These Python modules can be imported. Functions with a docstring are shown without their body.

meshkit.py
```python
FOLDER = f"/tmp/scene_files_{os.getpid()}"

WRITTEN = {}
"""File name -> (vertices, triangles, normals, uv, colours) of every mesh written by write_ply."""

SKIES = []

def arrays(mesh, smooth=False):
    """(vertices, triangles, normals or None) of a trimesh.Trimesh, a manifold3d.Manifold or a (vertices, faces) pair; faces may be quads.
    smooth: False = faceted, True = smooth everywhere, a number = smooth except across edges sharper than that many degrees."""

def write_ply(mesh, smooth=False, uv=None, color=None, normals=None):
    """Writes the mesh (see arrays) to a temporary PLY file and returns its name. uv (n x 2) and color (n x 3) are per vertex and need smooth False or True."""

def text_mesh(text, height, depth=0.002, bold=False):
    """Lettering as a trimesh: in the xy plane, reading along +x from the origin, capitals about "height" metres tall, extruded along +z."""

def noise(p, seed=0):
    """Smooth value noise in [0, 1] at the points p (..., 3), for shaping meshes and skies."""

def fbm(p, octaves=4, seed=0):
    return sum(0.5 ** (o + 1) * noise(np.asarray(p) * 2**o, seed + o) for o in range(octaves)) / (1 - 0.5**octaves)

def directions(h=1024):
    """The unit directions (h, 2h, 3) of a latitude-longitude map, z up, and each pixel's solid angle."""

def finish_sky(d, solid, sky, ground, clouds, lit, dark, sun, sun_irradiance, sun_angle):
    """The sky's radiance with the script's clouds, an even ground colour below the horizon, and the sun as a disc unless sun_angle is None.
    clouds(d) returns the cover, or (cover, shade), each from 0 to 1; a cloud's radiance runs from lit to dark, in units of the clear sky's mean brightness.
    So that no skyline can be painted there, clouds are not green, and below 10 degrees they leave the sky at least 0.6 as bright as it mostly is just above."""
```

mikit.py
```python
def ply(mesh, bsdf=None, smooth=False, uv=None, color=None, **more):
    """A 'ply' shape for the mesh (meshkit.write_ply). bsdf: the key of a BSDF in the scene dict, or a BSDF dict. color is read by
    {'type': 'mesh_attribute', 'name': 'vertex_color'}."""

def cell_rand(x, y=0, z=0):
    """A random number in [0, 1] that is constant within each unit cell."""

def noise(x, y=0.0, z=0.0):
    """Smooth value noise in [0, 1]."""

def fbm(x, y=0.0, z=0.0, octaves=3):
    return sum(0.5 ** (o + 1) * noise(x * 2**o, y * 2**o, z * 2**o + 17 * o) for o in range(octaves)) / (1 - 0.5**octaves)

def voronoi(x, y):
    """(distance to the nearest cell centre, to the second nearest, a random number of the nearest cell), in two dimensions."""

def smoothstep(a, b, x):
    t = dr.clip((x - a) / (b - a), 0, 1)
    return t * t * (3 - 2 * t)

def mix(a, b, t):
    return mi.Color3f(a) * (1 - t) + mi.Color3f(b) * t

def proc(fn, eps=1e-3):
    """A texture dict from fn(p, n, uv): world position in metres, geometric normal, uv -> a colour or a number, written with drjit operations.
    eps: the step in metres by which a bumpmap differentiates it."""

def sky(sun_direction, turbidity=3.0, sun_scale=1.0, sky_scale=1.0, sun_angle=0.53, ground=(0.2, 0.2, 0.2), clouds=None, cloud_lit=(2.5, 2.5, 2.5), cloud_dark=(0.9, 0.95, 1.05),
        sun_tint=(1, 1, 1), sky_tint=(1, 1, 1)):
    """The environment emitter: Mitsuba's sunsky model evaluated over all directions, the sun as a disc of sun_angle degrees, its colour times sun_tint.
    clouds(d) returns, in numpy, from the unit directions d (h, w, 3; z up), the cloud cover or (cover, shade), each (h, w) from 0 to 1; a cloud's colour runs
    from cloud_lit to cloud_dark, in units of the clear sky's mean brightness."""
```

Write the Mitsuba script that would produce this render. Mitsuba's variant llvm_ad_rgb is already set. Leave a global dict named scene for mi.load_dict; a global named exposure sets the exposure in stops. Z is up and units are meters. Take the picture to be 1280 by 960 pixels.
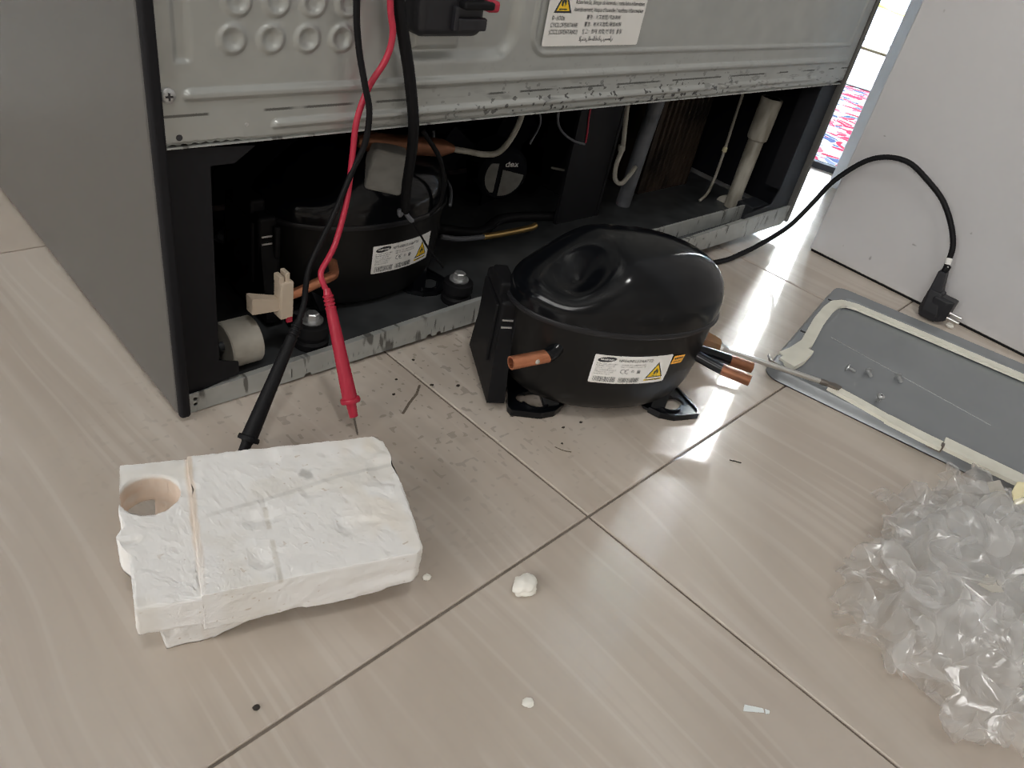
import math, random
import numpy as np, trimesh, mitsuba as mi, drjit as dr
import manifold3d as m3
import shapely.geometry as sg
import shapely.ops as so
import meshkit, mikit
from mikit import noise, fbm, voronoi, cell_rand, smoothstep, mix, proc
from trimesh.transformations import rotation_matrix as rotm, translation_matrix as trm

random.seed(7); rng = np.random.default_rng(7)
T = mi.ScalarTransform4f
scene, labels = {}, {}

# ---------------------------------------------------------------- camera, sky, sun, lights, exposure
exposure = 0.22
CAM = np.array([-0.181, -0.4647, 0.4])
FWD = np.array([0.6331, 0.5265, -0.5674]); DOWN = np.array([-0.2781, -0.5294, -0.8015])
scene['camera'] = {'type': 'perspective', 'fov': math.degrees(2 * math.atan(640 / 942.14)), 'fov_axis': 'x', 'near_clip': 0.02, 'far_clip': 200.0,
                   'to_world': T().look_at(origin=CAM.tolist(), target=(CAM + FWD).tolist(), up=(-DOWN).tolist())}
SUN = np.array([1.0, 0.380, 0.72])
scene['sky'] = mikit.sky(SUN, turbidity=3.0, sun_scale=8.0, sky_scale=120.0, sun_angle=3.0, sun_tint=(0.46, 0.80, 1.60), sky_tint=(1.08, 1.0, 0.90), ground=(0.35, 0.34, 0.32))
WINDOW_GLOW = (5.4, 5.3, 5.15)      # unseen left window: its panes emit light in place of daylight
ADDED_LAMP_GLOW = (44.0, 43.6, 42.6)  # unseen lamp added for overhead fill

# ---------------------------------------------------------------- materials
def rgb(c): return {'type': 'rgb', 'value': [float(x) for x in c]}
def lin(*c): return [((x / 255 + 0.055) / 1.055) ** 2.4 if x > 10 else x / 255 / 12.92 for x in c]
def mat(name, color, rough=0.5, metal=0.0, spec=0.5, bump=None, two=False, **kw):
    b = {'type': 'principled', 'base_color': color if isinstance(color, dict) else rgb(color),
         'roughness': rough if isinstance(rough, dict) else float(rough), 'metallic': float(metal), 'specular': float(spec), **kw}
    if bump is not None:
        b = {'type': 'bumpmap', 'tex': bump[0], 'scale': float(bump[1]), 'bsdf': b}
    if two: b = {'type': 'twosided', 'bsdf': b}
    scene['mat_' + name] = b
    return 'mat_' + name

TY = math.radians(2.4546); TO = np.array([0.201, -0.252]); TW, TL = 0.5846, 0.567
tc, ts = math.cos(TY), math.sin(TY)
def tile_uv(p):
    x, y = p.x - TO[0], p.y - TO[1]
    return x * tc + y * ts, -x * ts + y * tc
def floor_color(p, n, uv):
    a, b = tile_uv(p)
    ia, ib = dr.floor(a / TW), dr.floor(b / TL)
    r1, r2 = cell_rand(ia, ib, 3), cell_rand(ia, ib, 9)
    w = fbm(a * 5 + r1 * 50, b * 2.2 + r2 * 40, 2.0)
    s1 = fbm(a * 30 + w * 5 + r1 * 90, b * 2.6 + r2 * 70, 1.0, 4)
    s2 = noise(a * 210 + w * 24 + r2 * 33, b * 8.0, 5.0)
    s3 = fbm(a * 9 + w * 4 + r1 * 30, b * 1.3 + r2 * 20, 8.0)
    c = mix((0.442, 0.383, 0.325), (0.486, 0.430, 0.374), smoothstep(0.25, 0.75, s1))
    c = mix(c, (0.40, 0.335, 0.285), 0.35 * smoothstep(0.52, 0.80, s3))
    c = mix(c, (0.57, 0.53, 0.48), 0.24 * smoothstep(0.62, 0.88, s2))
    c = mix(c, (0.41, 0.35, 0.30), 0.28 * smoothstep(0.70, 0.95, 1 - s2))
    # dust and grime on the tiles in front of the open compartment
    g = smoothstep(0.26, 0.05, dr.sqrt(dr.square((p.x - 0.20) * 0.75) + dr.square(p.y + 0.05)))
    d = smoothstep(0.50, 0.72, fbm(p.x * 22, p.y * 30, 3.0, 3))
    c = mix(c, (0.20, 0.165, 0.13), 0.16 * g * d)
    sp = smoothstep(0.80, 0.86, noise(p.x * 240, p.y * 240, 1.0)) * smoothstep(0.35, 0.0, g * 0 + dr.abs(p.y + 0.06))
    return mix(c, (0.12, 0.10, 0.08), 0.35 * sp * g)
def floor_rough(p, n, uv):
    return 0.36 + 0.16 * fbm(p.x * 22, p.y * 22, 7.0)
fc = proc(floor_color)
scene['mat_floor_tile'] = {'type': 'blendbsdf', 'weight': 0.52,
    'a': {'type': 'principled', 'base_color': fc, 'roughness': 0.06, 'specular': 0.62},
    'b': {'type': 'principled', 'base_color': fc, 'roughness': proc(floor_rough), 'specular': 0.55}}
mat('grout', proc(lambda p, n, uv: mix((0.10, 0.082, 0.066), (0.22, 0.185, 0.155), fbm(p.x * 60, p.y * 60, 2.0))), 0.85)
mat('side_grey', (0.092, 0.089, 0.084), 0.34, 0.1, 0.5)
mat('black_plastic', (0.015, 0.015, 0.018), 0.42, spec=0.35)
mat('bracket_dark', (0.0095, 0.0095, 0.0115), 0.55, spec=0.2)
mat('bracket_blue', (0.011, 0.0125, 0.0155), 0.5, spec=0.35)
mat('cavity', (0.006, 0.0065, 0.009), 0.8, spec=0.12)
mat('rubber', (0.006, 0.006, 0.007), 0.55, spec=0.18)
def galv(p, n, uv):
    v = fbm(p.x * 45, p.y * 45, p.z * 45)
    c = mix((0.37, 0.38, 0.365), (0.43, 0.44, 0.42), v)
    band = smoothstep(0.052, 0.010, dr.abs(p.z - 0.229 - 0.0205 * (p.x - 0.3))) * smoothstep(0.10, 0.34, p.x) * smoothstep(0.80, 0.55, p.x)
    low = smoothstep(0.030, 0.004, dr.abs(p.z - 0.2155 - 0.02 * p.x)) 
    specks = smoothstep(0.66, 0.74, fbm(p.x * 190, 3.0, p.z * 190, 3))
    smear = smoothstep(0.60, 0.78, fbm(p.x * 60, 9.0, p.z * 200, 3))
    c = mix(c, (0.025, 0.025, 0.025), 0.85 * specks * band * (0.15 + 0.85 * low))
    c = mix(c, (0.06, 0.058, 0.055), 0.5 * smear * low * smoothstep(0.12, 0.4, p.x))
    line = smoothstep(0.0013, 0.0004, dr.abs(p.z - 0.2312 - 0.0195 * p.x)) * smoothstep(0.35, 0.55, noise(p.x * 55, 4.0, 1.0))
    return mix(c, (0.05, 0.05, 0.048), 0.8 * line)
mat('galvanised', proc(galv), 0.36, 0.45, 0.5)
def galv2(p, n, uv):
    c = mix((0.36, 0.375, 0.36), (0.46, 0.47, 0.455), fbm(p.x * 70, p.y * 70, p.z * 70))
    scr = smoothstep(0.60, 0.76, fbm(p.x * 160, p.y * 30, p.z * 36 + p.x * 30, 3)) 
    return mix(c, (0.05, 0.045, 0.04), 0.75 * scr)
mat('rail_metal', proc(galv2), 0.42, 0.35, 0.5)
mat('tray_metal', proc(lambda p, n, uv: mix((0.055, 0.060, 0.063), (0.10, 0.107, 0.112), fbm(p.x * 40, p.y * 40, 2.0))), 0.40, 0.5)
mat('cover_metal', proc(lambda p, n, uv: mix((0.205, 0.222, 0.236), (0.235, 0.250, 0.262), fbm(p.x * 14, p.y * 14, 2.0))), 0.34, 0.25, 0.5)
mat('steel', (0.62, 0.62, 0.60), 0.22, 1.0)
mat('zinc', (0.55, 0.56, 0.56), 0.34, 0.8)
mat('dull_steel', (0.22, 0.20, 0.18), 0.4, 1.0)
mat('copper', proc(lambda p, n, uv: mix((0.46, 0.155, 0.075), (0.62, 0.27, 0.15), fbm(p.x * 120, p.y * 120, p.z * 120))), 0.38, 0.75)
mat('dark_copper', proc(lambda p, n, uv: mix((0.13, 0.055, 0.028), (0.30, 0.125, 0.065), fbm(p.x * 70, p.y * 70, p.z * 70))), 0.45, 0.7)
mat('brass', (0.50, 0.33, 0.13), 0.3, 0.9)
mat('gloss_black', (0.0035, 0.0040, 0.0052), 0.13, 0.0, 0.32)
mat('satin_black', (0.0075, 0.0072, 0.0070), 0.34, 0.0, 0.25)
mat('seam_black', (0.014, 0.014, 0.016), 0.30, spec=0.35)
mat('paper', (0.76, 0.75, 0.72), 0.55)
mat('ink', (0.030, 0.030, 0.034), 0.6)
mat('grey_ink', (0.12, 0.12, 0.13), 0.6)
mat('yellow_ink', (0.78, 0.52, 0.015), 0.5)
mat('orange_ink', (0.85, 0.40, 0.05), 0.5)
def foam_color(p, n, uv):
    px, py = p.x + 0.108, p.y + 0.192
    a, b = px * 0.94 - py * 0.342, px * 0.342 + py * 0.94
    c = mi.Color3f(0.765, 0.755, 0.735)
    c = mix(c, (0.66, 0.63, 0.57), 0.45 * smoothstep(0.50, 0.72, fbm(a * 40, b * 40, 1.0)))
    tan = smoothstep(0.0032, 0.0010, dr.abs(a - 0.0325 - 0.001 * noise(b * 120, 0.0, 0.0)))
    c = mix(c, (0.56, 0.40, 0.26), 0.5 * tan * smoothstep(-0.01, 0.06, b))
    c = mix(c, (0.62, 0.45, 0.32), 0.7 * smoothstep(0.020, 0.0165, dr.sqrt(dr.square(a - 0.010) + dr.square(b - 0.084))) * smoothstep(0.0475, 0.044, p.z))
    d1 = dr.sqrt(dr.square((a - 0.102) * 1.3) + dr.square(b - 0.082))
    c = mix(c, (0.38, 0.37, 0.35), 0.7 * smoothstep(0.0085, 0.005, d1 + 0.003 * noise(a * 300, b * 300, 3.0)))
    crk = smoothstep(0.0022, 0.0006, dr.abs(a - 0.071 - (0.02 - b * 0.1) * 0.12)) * smoothstep(0.075, 0.06, b) * smoothstep(0.046, 0.049, p.z) * smoothstep(0.40, 0.6, noise(b * 180, 2.0, 0.0))
    c = mix(c, (0.56, 0.53, 0.48), 0.75 * crk)
    sm = smoothstep(0.0025, 0.0006, dr.abs(b - 0.0545 - 0.22 * (a - 0.03) - 0.002 * noise(a * 90, 1.0, 0.0))) * smoothstep(0.032, 0.05, a)
    c = mix(c, (0.52, 0.51, 0.48), 0.45 * sm)
    c = mix(c, (0.70, 0.60, 0.46), 0.30 * smoothstep(0.03, 0.0, dr.abs(a - 0.142)) * smoothstep(0.45, 0.7, fbm(a * 50, b * 25, 4.0)))
    specks = smoothstep(0.86, 0.93, noise(p.x * 380, p.y * 380, p.z * 380)) * smoothstep(0.45, 0.65, fbm(p.x * 30, p.y * 30, 6.0))
    return mix(c, (0.42, 0.34, 0.26), 0.5 * specks)
def foam_bump(p, n, uv):
    d1, d2, r = voronoi(p.x * 420 + p.z * 300, p.y * 420 + p.z * 170)
    return smoothstep(0.0, 0.35, d2 - d1) * 0.6 + fbm(p.x * 150, p.y * 150, p.z * 150) * 0.9
mat('foam', proc(foam_color), 0.85, spec=0.25, bump=(proc(foam_bump, 4e-4), 0.00045))
mat('crumb', (0.78, 0.76, 0.70), 0.85, spec=0.2)
mat('gasket', proc(lambda p, n, uv: mix((0.62, 0.61, 0.53), (0.72, 0.71, 0.63), fbm(p.x * 60, p.y * 60, 1.0))), 0.8, spec=0.25)
mat('white_laminate', proc(lambda p, n, uv: mix(mi.Color3f(0.505, 0.495, 0.50), (0.20, 0.19, 0.18), 0.6 * smoothstep(0.962, 0.985, noise(p.y * 70, p.z * 70, 3.0)))), 0.38, spec=0.4)
mat('edge_white', (0.72, 0.72, 0.72), 0.18, spec=0.6)
mat('wall_paint', (0.58, 0.565, 0.54), 0.75, spec=0.25)
mat('wall_grey', (0.56, 0.57, 0.59), 0.6, spec=0.3)
mat('ceiling_paint', (0.62, 0.615, 0.60), 0.9, spec=0.2)
mat('red_plastic', (0.38, 0.018, 0.042), 0.36)
mat('red_wire', (0.42, 0.022, 0.050), 0.40)
mat('amber', (0.16, 0.065, 0.012), 0.12, spec=0.7, clearcoat=0.8, clearcoat_gloss=0.97)
mat('beige_plastic', (0.55, 0.46, 0.36), 0.5)
mat('bone', proc(lambda p, n, uv: mix((0.27, 0.25, 0.21), (0.42, 0.40, 0.35), fbm(p.x * 90, p.y * 90, p.z * 90))), 0.6)
mat('grey_felt', proc(lambda p, n, uv: mix((0.17, 0.168, 0.155), (0.25, 0.245, 0.225), fbm(p.x * 150, p.y * 150, p.z * 150))), 0.9, spec=0.2)
mat('pale_tube', proc(lambda p, n, uv: mix((0.20, 0.185, 0.15), (0.40, 0.38, 0.33), smoothstep(0.2, 0.8, fbm(p.x * 90, p.y * 90, p.z * 25)))), 0.55)
mat('grey_tube', proc(lambda p, n, uv: mix((0.06, 0.064, 0.072), (0.15, 0.155, 0.17), fbm(p.x * 40, p.y * 40, p.z * 60))), 0.5)
mat('brown_plate', proc(lambda p, n, uv: mix((0.016, 0.012, 0.010), (0.050, 0.034, 0.024), smoothstep(0.3, 0.7, fbm(p.x * 30, p.y * 30, p.z * 14, 4)))), 0.55, 0.2)
mat('frame_white', (0.75, 0.75, 0.74), 0.4)
mat('terrace_tile', proc(lambda p, n, uv: mix((0.62, 0.61, 0.59), (0.70, 0.69, 0.67), fbm(p.x * 5, p.y * 5, 0.0))), 0.6)
mat('threshold', (0.28, 0.20, 0.11), 0.5)
mat('doormat', proc(lambda p, n, uv: mix((0.42, 0.34, 0.24), (0.60, 0.52, 0.40), fbm(p.x * 30, p.y * 30, 0.0))), 0.9)
mat('yellow_hose', (0.75, 0.55, 0.03), 0.5)
def rug_color(p, n, uv):
    x, y = p.x * 1.0, p.y * 1.0
    d1, d2, r = voronoi(x * 34 + 2.2 * noise(x * 20, y * 20, 1.0), y * 26 + 2.0 * noise(x * 24, y * 24, 5.0))
    base = mix((0.42, 0.40, 0.40), (0.52, 0.50, 0.49), noise(x * 30, y * 30, 0.0))
    c = mix(base, (0.42, 0.015, 0.05), smoothstep(0.60, 0.64, r) * smoothstep(0.05, 0.12, d2 - d1))
    c = mix(c, (0.06, 0.08, 0.18), smoothstep(0.28, 0.22, r) * smoothstep(0.08, 0.16, d2 - d1))
    c = mix(c, (0.40, 0.02, 0.06), 0.8 * smoothstep(0.74, 0.78, fbm(x * 22, y * 22, 4.0)))
    return c
mat('rug', proc(rug_color), 0.95, spec=0.1)
mat('rug_edge', (0.035, 0.033, 0.035), 0.9)
mat('grime', (0.13, 0.105, 0.08), 0.85)
mat('speck', (0.03, 0.025, 0.02), 0.8)
mat('masking_paper', (0.72, 0.66, 0.42), 0.7)
mat('grey_scrap', (0.40, 0.38, 0.34), 0.8)
scene['mat_plastic_film'] = {'type': 'blendbsdf', 'weight': 0.13, 'a': {'type': 'thindielectric', 'int_ior': 1.5},
    'b': {'type': 'principledthin', 'base_color': rgb((0.88, 0.88, 0.87)), 'roughness': 0.22, 'diff_trans': 1.1, 'spec_trans': 0.0, 'eta': 1.5}}
mat('clear_tape', (0.75, 0.80, 0.80), 0.08, spec=0.9)

# ---------------------------------------------------------------- mesh helpers
def cat(*ms):
    ms = [m for x in ms for m in (x if isinstance(x, (list, tuple)) else [x])]
    return trimesh.util.concatenate(ms)
def put(key, mesh, m, smooth=30, label=None, category=None, group=None, kind=None):
    base, k = key, 0
    while key in scene:
        k += 1; key = f'{base}_{k:03d}'
    scene[key] = mikit.ply(mesh, m if m.startswith('mat_') else 'mat_' + m, smooth)
    meta(key, label, category, group, kind)
    return key
def meta(key, label=None, category=None, group=None, kind=None):
    d = {k: v for k, v in dict(label=label, category=category, group=group, kind=kind).items() if v}
    if d: labels[key] = d
def box(x0, x1, y0, y1, z0, z1, r=0.0):
    a, b = np.array([x0, y0, z0], float), np.array([x1, y1, z1], float)
    if r <= 0:
        m = trimesh.creation.box(b - a); m.apply_translation((a + b) / 2); return m
    s = trimesh.creation.icosphere(subdivisions=2, radius=r).vertices
    pts = np.vstack([np.array([x, y, z]) + s for x in (a[0] + r, b[0] - r) for y in (a[1] + r, b[1] - r) for z in (a[2] + r, b[2] - r)])
    return trimesh.convex.convex_hull(pts)
def spline(pts, n=12):
    p = np.asarray(pts, float)
    if len(p) == 2: return np.linspace(p[0], p[1], 2)
    q = np.vstack([2 * p[0] - p[1], p, 2 * p[-1] - p[-2]]); out = []
    for i in range(len(p) - 1):
        a, b, c, d = q[i:i + 4]; t = np.linspace(0, 1, n, endpoint=False)[:, None]
        out.append(0.5 * (2 * b + (c - a) * t + (2 * a - 5 * b + 4 * c - d) * t**2 + (3 * b - a - 3 * c + d) * t**3))
    return np.vstack(out + [p[-1:]])
def sweep(path, radius, sides=14, caps=True, flat=None):
    """A tube along a polyline; radius a number or one per point; flat = (normal direction, factor) squashes it."""
    p = np.asarray(path, float); n = len(p); r = np.broadcast_to(np.asarray(radius, float), (n,))
    t = np.gradient(p, axis=0); t /= np.linalg.norm(t, axis=1, keepdims=True) + 1e-12
    a = np.cross(t[0], [0, 0, 1.0] if abs(t[0, 2]) < 0.9 else [1.0, 0, 0]); a /= np.linalg.norm(a)
    V = []
    ang = np.arange(sides) * 2 * np.pi / sides
    for i in range(n):
        a = a - t[i] * (a @ t[i]); a /= np.linalg.norm(a) + 1e-12
        b = np.cross(t[i], a)
        V.append(p[i] + r[i] * (np.cos(ang)[:, None] * a + np.sin(ang)[:, None] * b))
    V = np.vstack(V); F = []
    for i in range(n - 1):
        for j in range(sides):
            k = (j + 1) % sides
            F += [[i * sides + j, i * sides + k, (i + 1) * sides + k], [i * sides + j, (i + 1) * sides + k, (i + 1) * sides + j]]
    if caps:
        V = np.vstack([V, p[:1], p[-1:]]); c0, c1 = len(V) - 2, len(V) - 1
        for j in range(sides):
            k = (j + 1) % sides
            F += [[c0, k, j], [c1, (n - 1) * sides + j, (n - 1) * sides + k]]
    return trimesh.Trimesh(V, np.array(F), process=False)
def tube(pts, r, sides=14, n=12): return sweep(spline(pts, n), r, sides)
def pipe(pts, r_out, r_in, sides=18, n=10):
    """An open hollow tube."""
    p = spline(pts, n)
    path = np.vstack([p, p[-1:], p[-1:] , p[::-1][: max(2, len(p) // 2)]])
    outer = sweep(p, r_out, sides, caps=False)
    inner = sweep(p, r_in, sides, caps=False); inner.invert()
    V = np.vstack([outer.vertices, inner.vertices]); N = len(outer.vertices); L = (len(p) - 1) * sides
    F = [outer.faces, inner.faces + N]
    ring = []
    for j in range(sides):
        k = (j + 1) % sides
        ring += [[L + j, L + k, N + L + k], [L + j, N + L + k, N + L + j], [k, j, N + k], [j, N + j, N + k]]
    return trimesh.Trimesh(V, np.vstack(F + [np.array(ring)]), process=False)
def lathe(profile, origin, axis, sides=28):
    """profile: (distance along the axis, radius) pairs."""
    o, ax = np.asarray(origin, float), np.asarray(axis, float); ax = ax / np.linalg.norm(ax)
    pr = np.asarray(profile, float)
    a = np.cross(ax, [0, 0, 1.0] if abs(ax[2]) < 0.9 else [1.0, 0, 0]); a /= np.linalg.norm(a); b = np.cross(ax, a)
    ang = np.arange(sides) * 2 * np.pi / sides
    V = np.vstack([o + ax * d + max(r, 1e-5) * (np.cos(ang)[:, None] * a + np.sin(ang)[:, None] * b) for d, r in pr]); F = []
    for i in range(len(pr) - 1):
        for j in range(sides):
            k = (j + 1) % sides
            F += [[i * sides + j, i * sides + k, (i + 1) * sides + k], [i * sides + j, (i + 1) * sides + k, (i + 1) * sides + j]]
    m = trimesh.Trimesh(V, np.array(F), process=False)
    return m
def extrude(poly, h, z0=0.0):
    ms = [trimesh.creation.extrude_polygon(g, h, engine='earcut') for g in getattr(poly, 'geoms', [poly])]
    m = cat(ms); m.apply_translation([0, 0, z0]); return m
def xz(mesh, y=0.0, front=-1):
    """Turns a mesh drawn in the xy plane (depth along z) upright: x stays, y becomes z, depth goes towards -Y from the plane Y=y."""
    m = mesh.copy(); v = m.vertices
    m.vertices = np.c_[v[:, 0], y - v[:, 2], v[:, 1]]
    return m
def hull(*ms): return trimesh.convex.convex_hull(np.vstack([m.vertices for m in ms]))
def subdiv(mesh, edge):
    v, f = trimesh.remesh.subdivide_to_size(mesh.vertices, mesh.faces, edge, max_iter=12)
    return trimesh.Trimesh(v, f, process=False)
def grid(nu, nv, fn):
    u, v = np.meshgrid(np.linspace(0, 1, nu), np.linspace(0, 1, nv), indexing='ij')
    P = fn(u, v).reshape(-1, 3); i, j = np.meshgrid(np.arange(nu - 1), np.arange(nv - 1), indexing='ij')
    a = (i * nv + j).ravel()
    F = np.vstack([np.c_[a, a + nv, a + nv + 1], np.c_[a, a + nv + 1, a + 1]])
    return trimesh.Trimesh(P, F, process=False)
def sst(a, b, x):
    t = np.clip((x - a) / (b - a), 0, 1); return t * t * (3 - 2 * t)
TILT = 0.018
def tilt(mesh):
    """The refrigerator stands tilted about its long axis: its right side is up on its roller."""
    m = mesh.copy(); m.apply_transform(rotm(-TILT, [0, 1, 0])); return m

# ================================================================ the setting
def tile_world(a, b): return np.array([TO[0] + a * tc - b * ts, TO[1] + a * ts + b * tc])
g = 0.0011
def tile_mesh(w, l, t=0.010, bev=0.0009):
    p0 = np.array([[g, g], [w - g, g], [w - g, l - g], [g, l - g]])
    p1 = np.array([[g + bev, g + bev], [w - g - bev, g + bev], [w - g - bev, l - g - bev], [g + bev, l - g - bev]])
    V = np.vstack([np.c_[p0, np.full(4, -t)], np.c_[p0, np.full(4, -bev * .7)], np.c_[p1, np.zeros(4)]]); F = []
    for k in (0, 4):
        for j in range(4):
            q = (j + 1) % 4; F += [[k + j, k + q, k + 4 + q], [k + j, k + 4 + q, k + 4 + j]]
    F += [[8, 9, 10], [8, 10, 11]]
    return trimesh.Trimesh(V, F, process=False)
RX0, RX1, RY0, RY1 = -2.6, 3.40, -3.0, 2.6
put('floor', box(RX0, RX1, RY0, RY1, -0.03, -0.0016), 'grout', False, 'floor of beige wood-grained glossy tiles with dark joints', kind='structure')
tm = mikit.ply(tile_mesh(TW, TL), 'mat_floor_tile', False)
room = sg.box(RX0, RY0, RX1, RY1); nt = 0
for i in range(-6, 7):
    for j in range(-7, 7):
        q = sg.Polygon([tile_world(i * TW, j * TL), tile_world((i + 1) * TW, j * TL), tile_world((i + 1) * TW, (j + 1) * TL), tile_world(i * TW, (j + 1) * TL)])
        inside = q.intersection(room)
        if inside.is_empty or inside.area < 0.01: continue
        key = 'floor__tile' if nt == 0 else f'floor__tile_{nt:03d}'; nt += 1
        if inside.area > 0.999 * q.area:
            o = tile_world(i * TW, j * TL)
            scene[key] = {**tm, 'to_world': T().translate([o[0], o[1], 0]).rotate([0, 0, 1], math.degrees(TY))}
        else:
            scene[key] = mikit.ply(extrude(inside.buffer(-g, join_style=2), 0.010, -0.010), 'mat_floor_tile', False)
put('ceiling', box(RX0 - .1, RX1 + .1, RY0 - .1, RY1 + .1, 2.70, 2.80), 'ceiling_paint', False, 'white ceiling', kind='structure')
def wall_holes(key, along, pos, thick, a0, a1, holes, m='wall_paint', label=None):
    """A wall along x or y with rectangular openings (a0, a1, z0, z1)."""
    poly = sg.box(a0, 0, a1, 2.7)
    for h in holes: poly = poly.difference(sg.box(h[0], h[2], h[1], h[3]))
    e = extrude(poly, thick); v = e.vertices
    e.vertices = np.c_[v[:, 0], pos + v[:, 2], v[:, 1]] if along == 'x' else np.c_[pos + v[:, 2], v[:, 0], v[:, 1]]
    e.fix_normals()
    put(key, e, m, False, label, kind='structure')
WL = (-1.9, 0.5, 0.85, 2.15); WB = (-1.9, 0.4, 0.95, 2.15)
wall_holes('wall_left', 'y', RX0 - 0.12, 0.12, RY0, RY1, [WL], label='plain painted wall with a window, left of the refrigerator')
wall_holes('wall_back', 'x', RY0 - 0.12, 0.12, RX0, RX1, [], label='plain painted wall behind the viewer')
wall_holes('wall_front', 'x', RY1, 0.12, RX0, RX1, [], label='plain painted wall in front of the refrigerator')
DOOR = (0.30, 1.25, 0.0, 2.46)
wall_holes('wall_right', 'y', RX1, 0.12, RY0, RY1, [DOOR], label='plain painted wall with the terrace doorway')
def window(n, along, pos, w):
    key = f'window_{n}'
    a0, a1, z0, z1 = w
    def bx(p0, p1, q0, q1, d0, d1):
        return box(p0, p1, pos + d0, pos + d1, q0, q1) if along == 'x' else box(pos + d0, pos + d1, p0, p1, q0, q1)
    f = 0.05
    put(key, cat(bx(a0, a0 + f, z0, z1, 0, .06), bx(a1 - f, a1, z0, z1, 0, .06), bx(a0 + f, a1 - f, z0, z0 + f, 0, .06), bx(a0 + f, a1 - f, z1 - f, z1, 0, .06),
                 bx((a0 + a1) / 2 - .03, (a0 + a1) / 2 + .03, z0 + f, z1 - f, 0, .06)), 'frame_white', False, 'white framed window, unseen, with panes that glow in place of daylight', kind='structure')
    for p0, p1 in ((a0 + f, (a0 + a1) / 2 - .03), ((a0 + a1) / 2 + .03, a1 - f)):
        k = put(key + '__pane', bx(p0, p1, z0 + f, z1 - f, .022, .030), 'frame_white', False)
        scene[k]['emitter'] = {'type': 'area', 'radiance': rgb(WINDOW_GLOW)}
window(1, 'y', RX0 - 0.075, WL)
# unseen round lamp, added overhead to fill the room with light
put('added_ceiling_lamp', lathe([(0, 0.001), (0, .20), (.012, .20), (.035, .19), (.035, .165), (.03, .165)], (-0.4, -1.1, 2.70), (0, 0, -1), 40), 'frame_white', 40, 'added round white ceiling lamp, unseen, filling the room with light', 'lamp')
k = put('added_ceiling_lamp__diffuser', lathe([(.030, .165), (.045, .12), (.050, .001)], (-0.4, -1.1, 2.70), (0, 0, -1), 40), 'frame_white', 40)
scene[k]['emitter'] = {'type': 'area', 'radiance': rgb(ADDED_LAMP_GLOW)}
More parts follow.
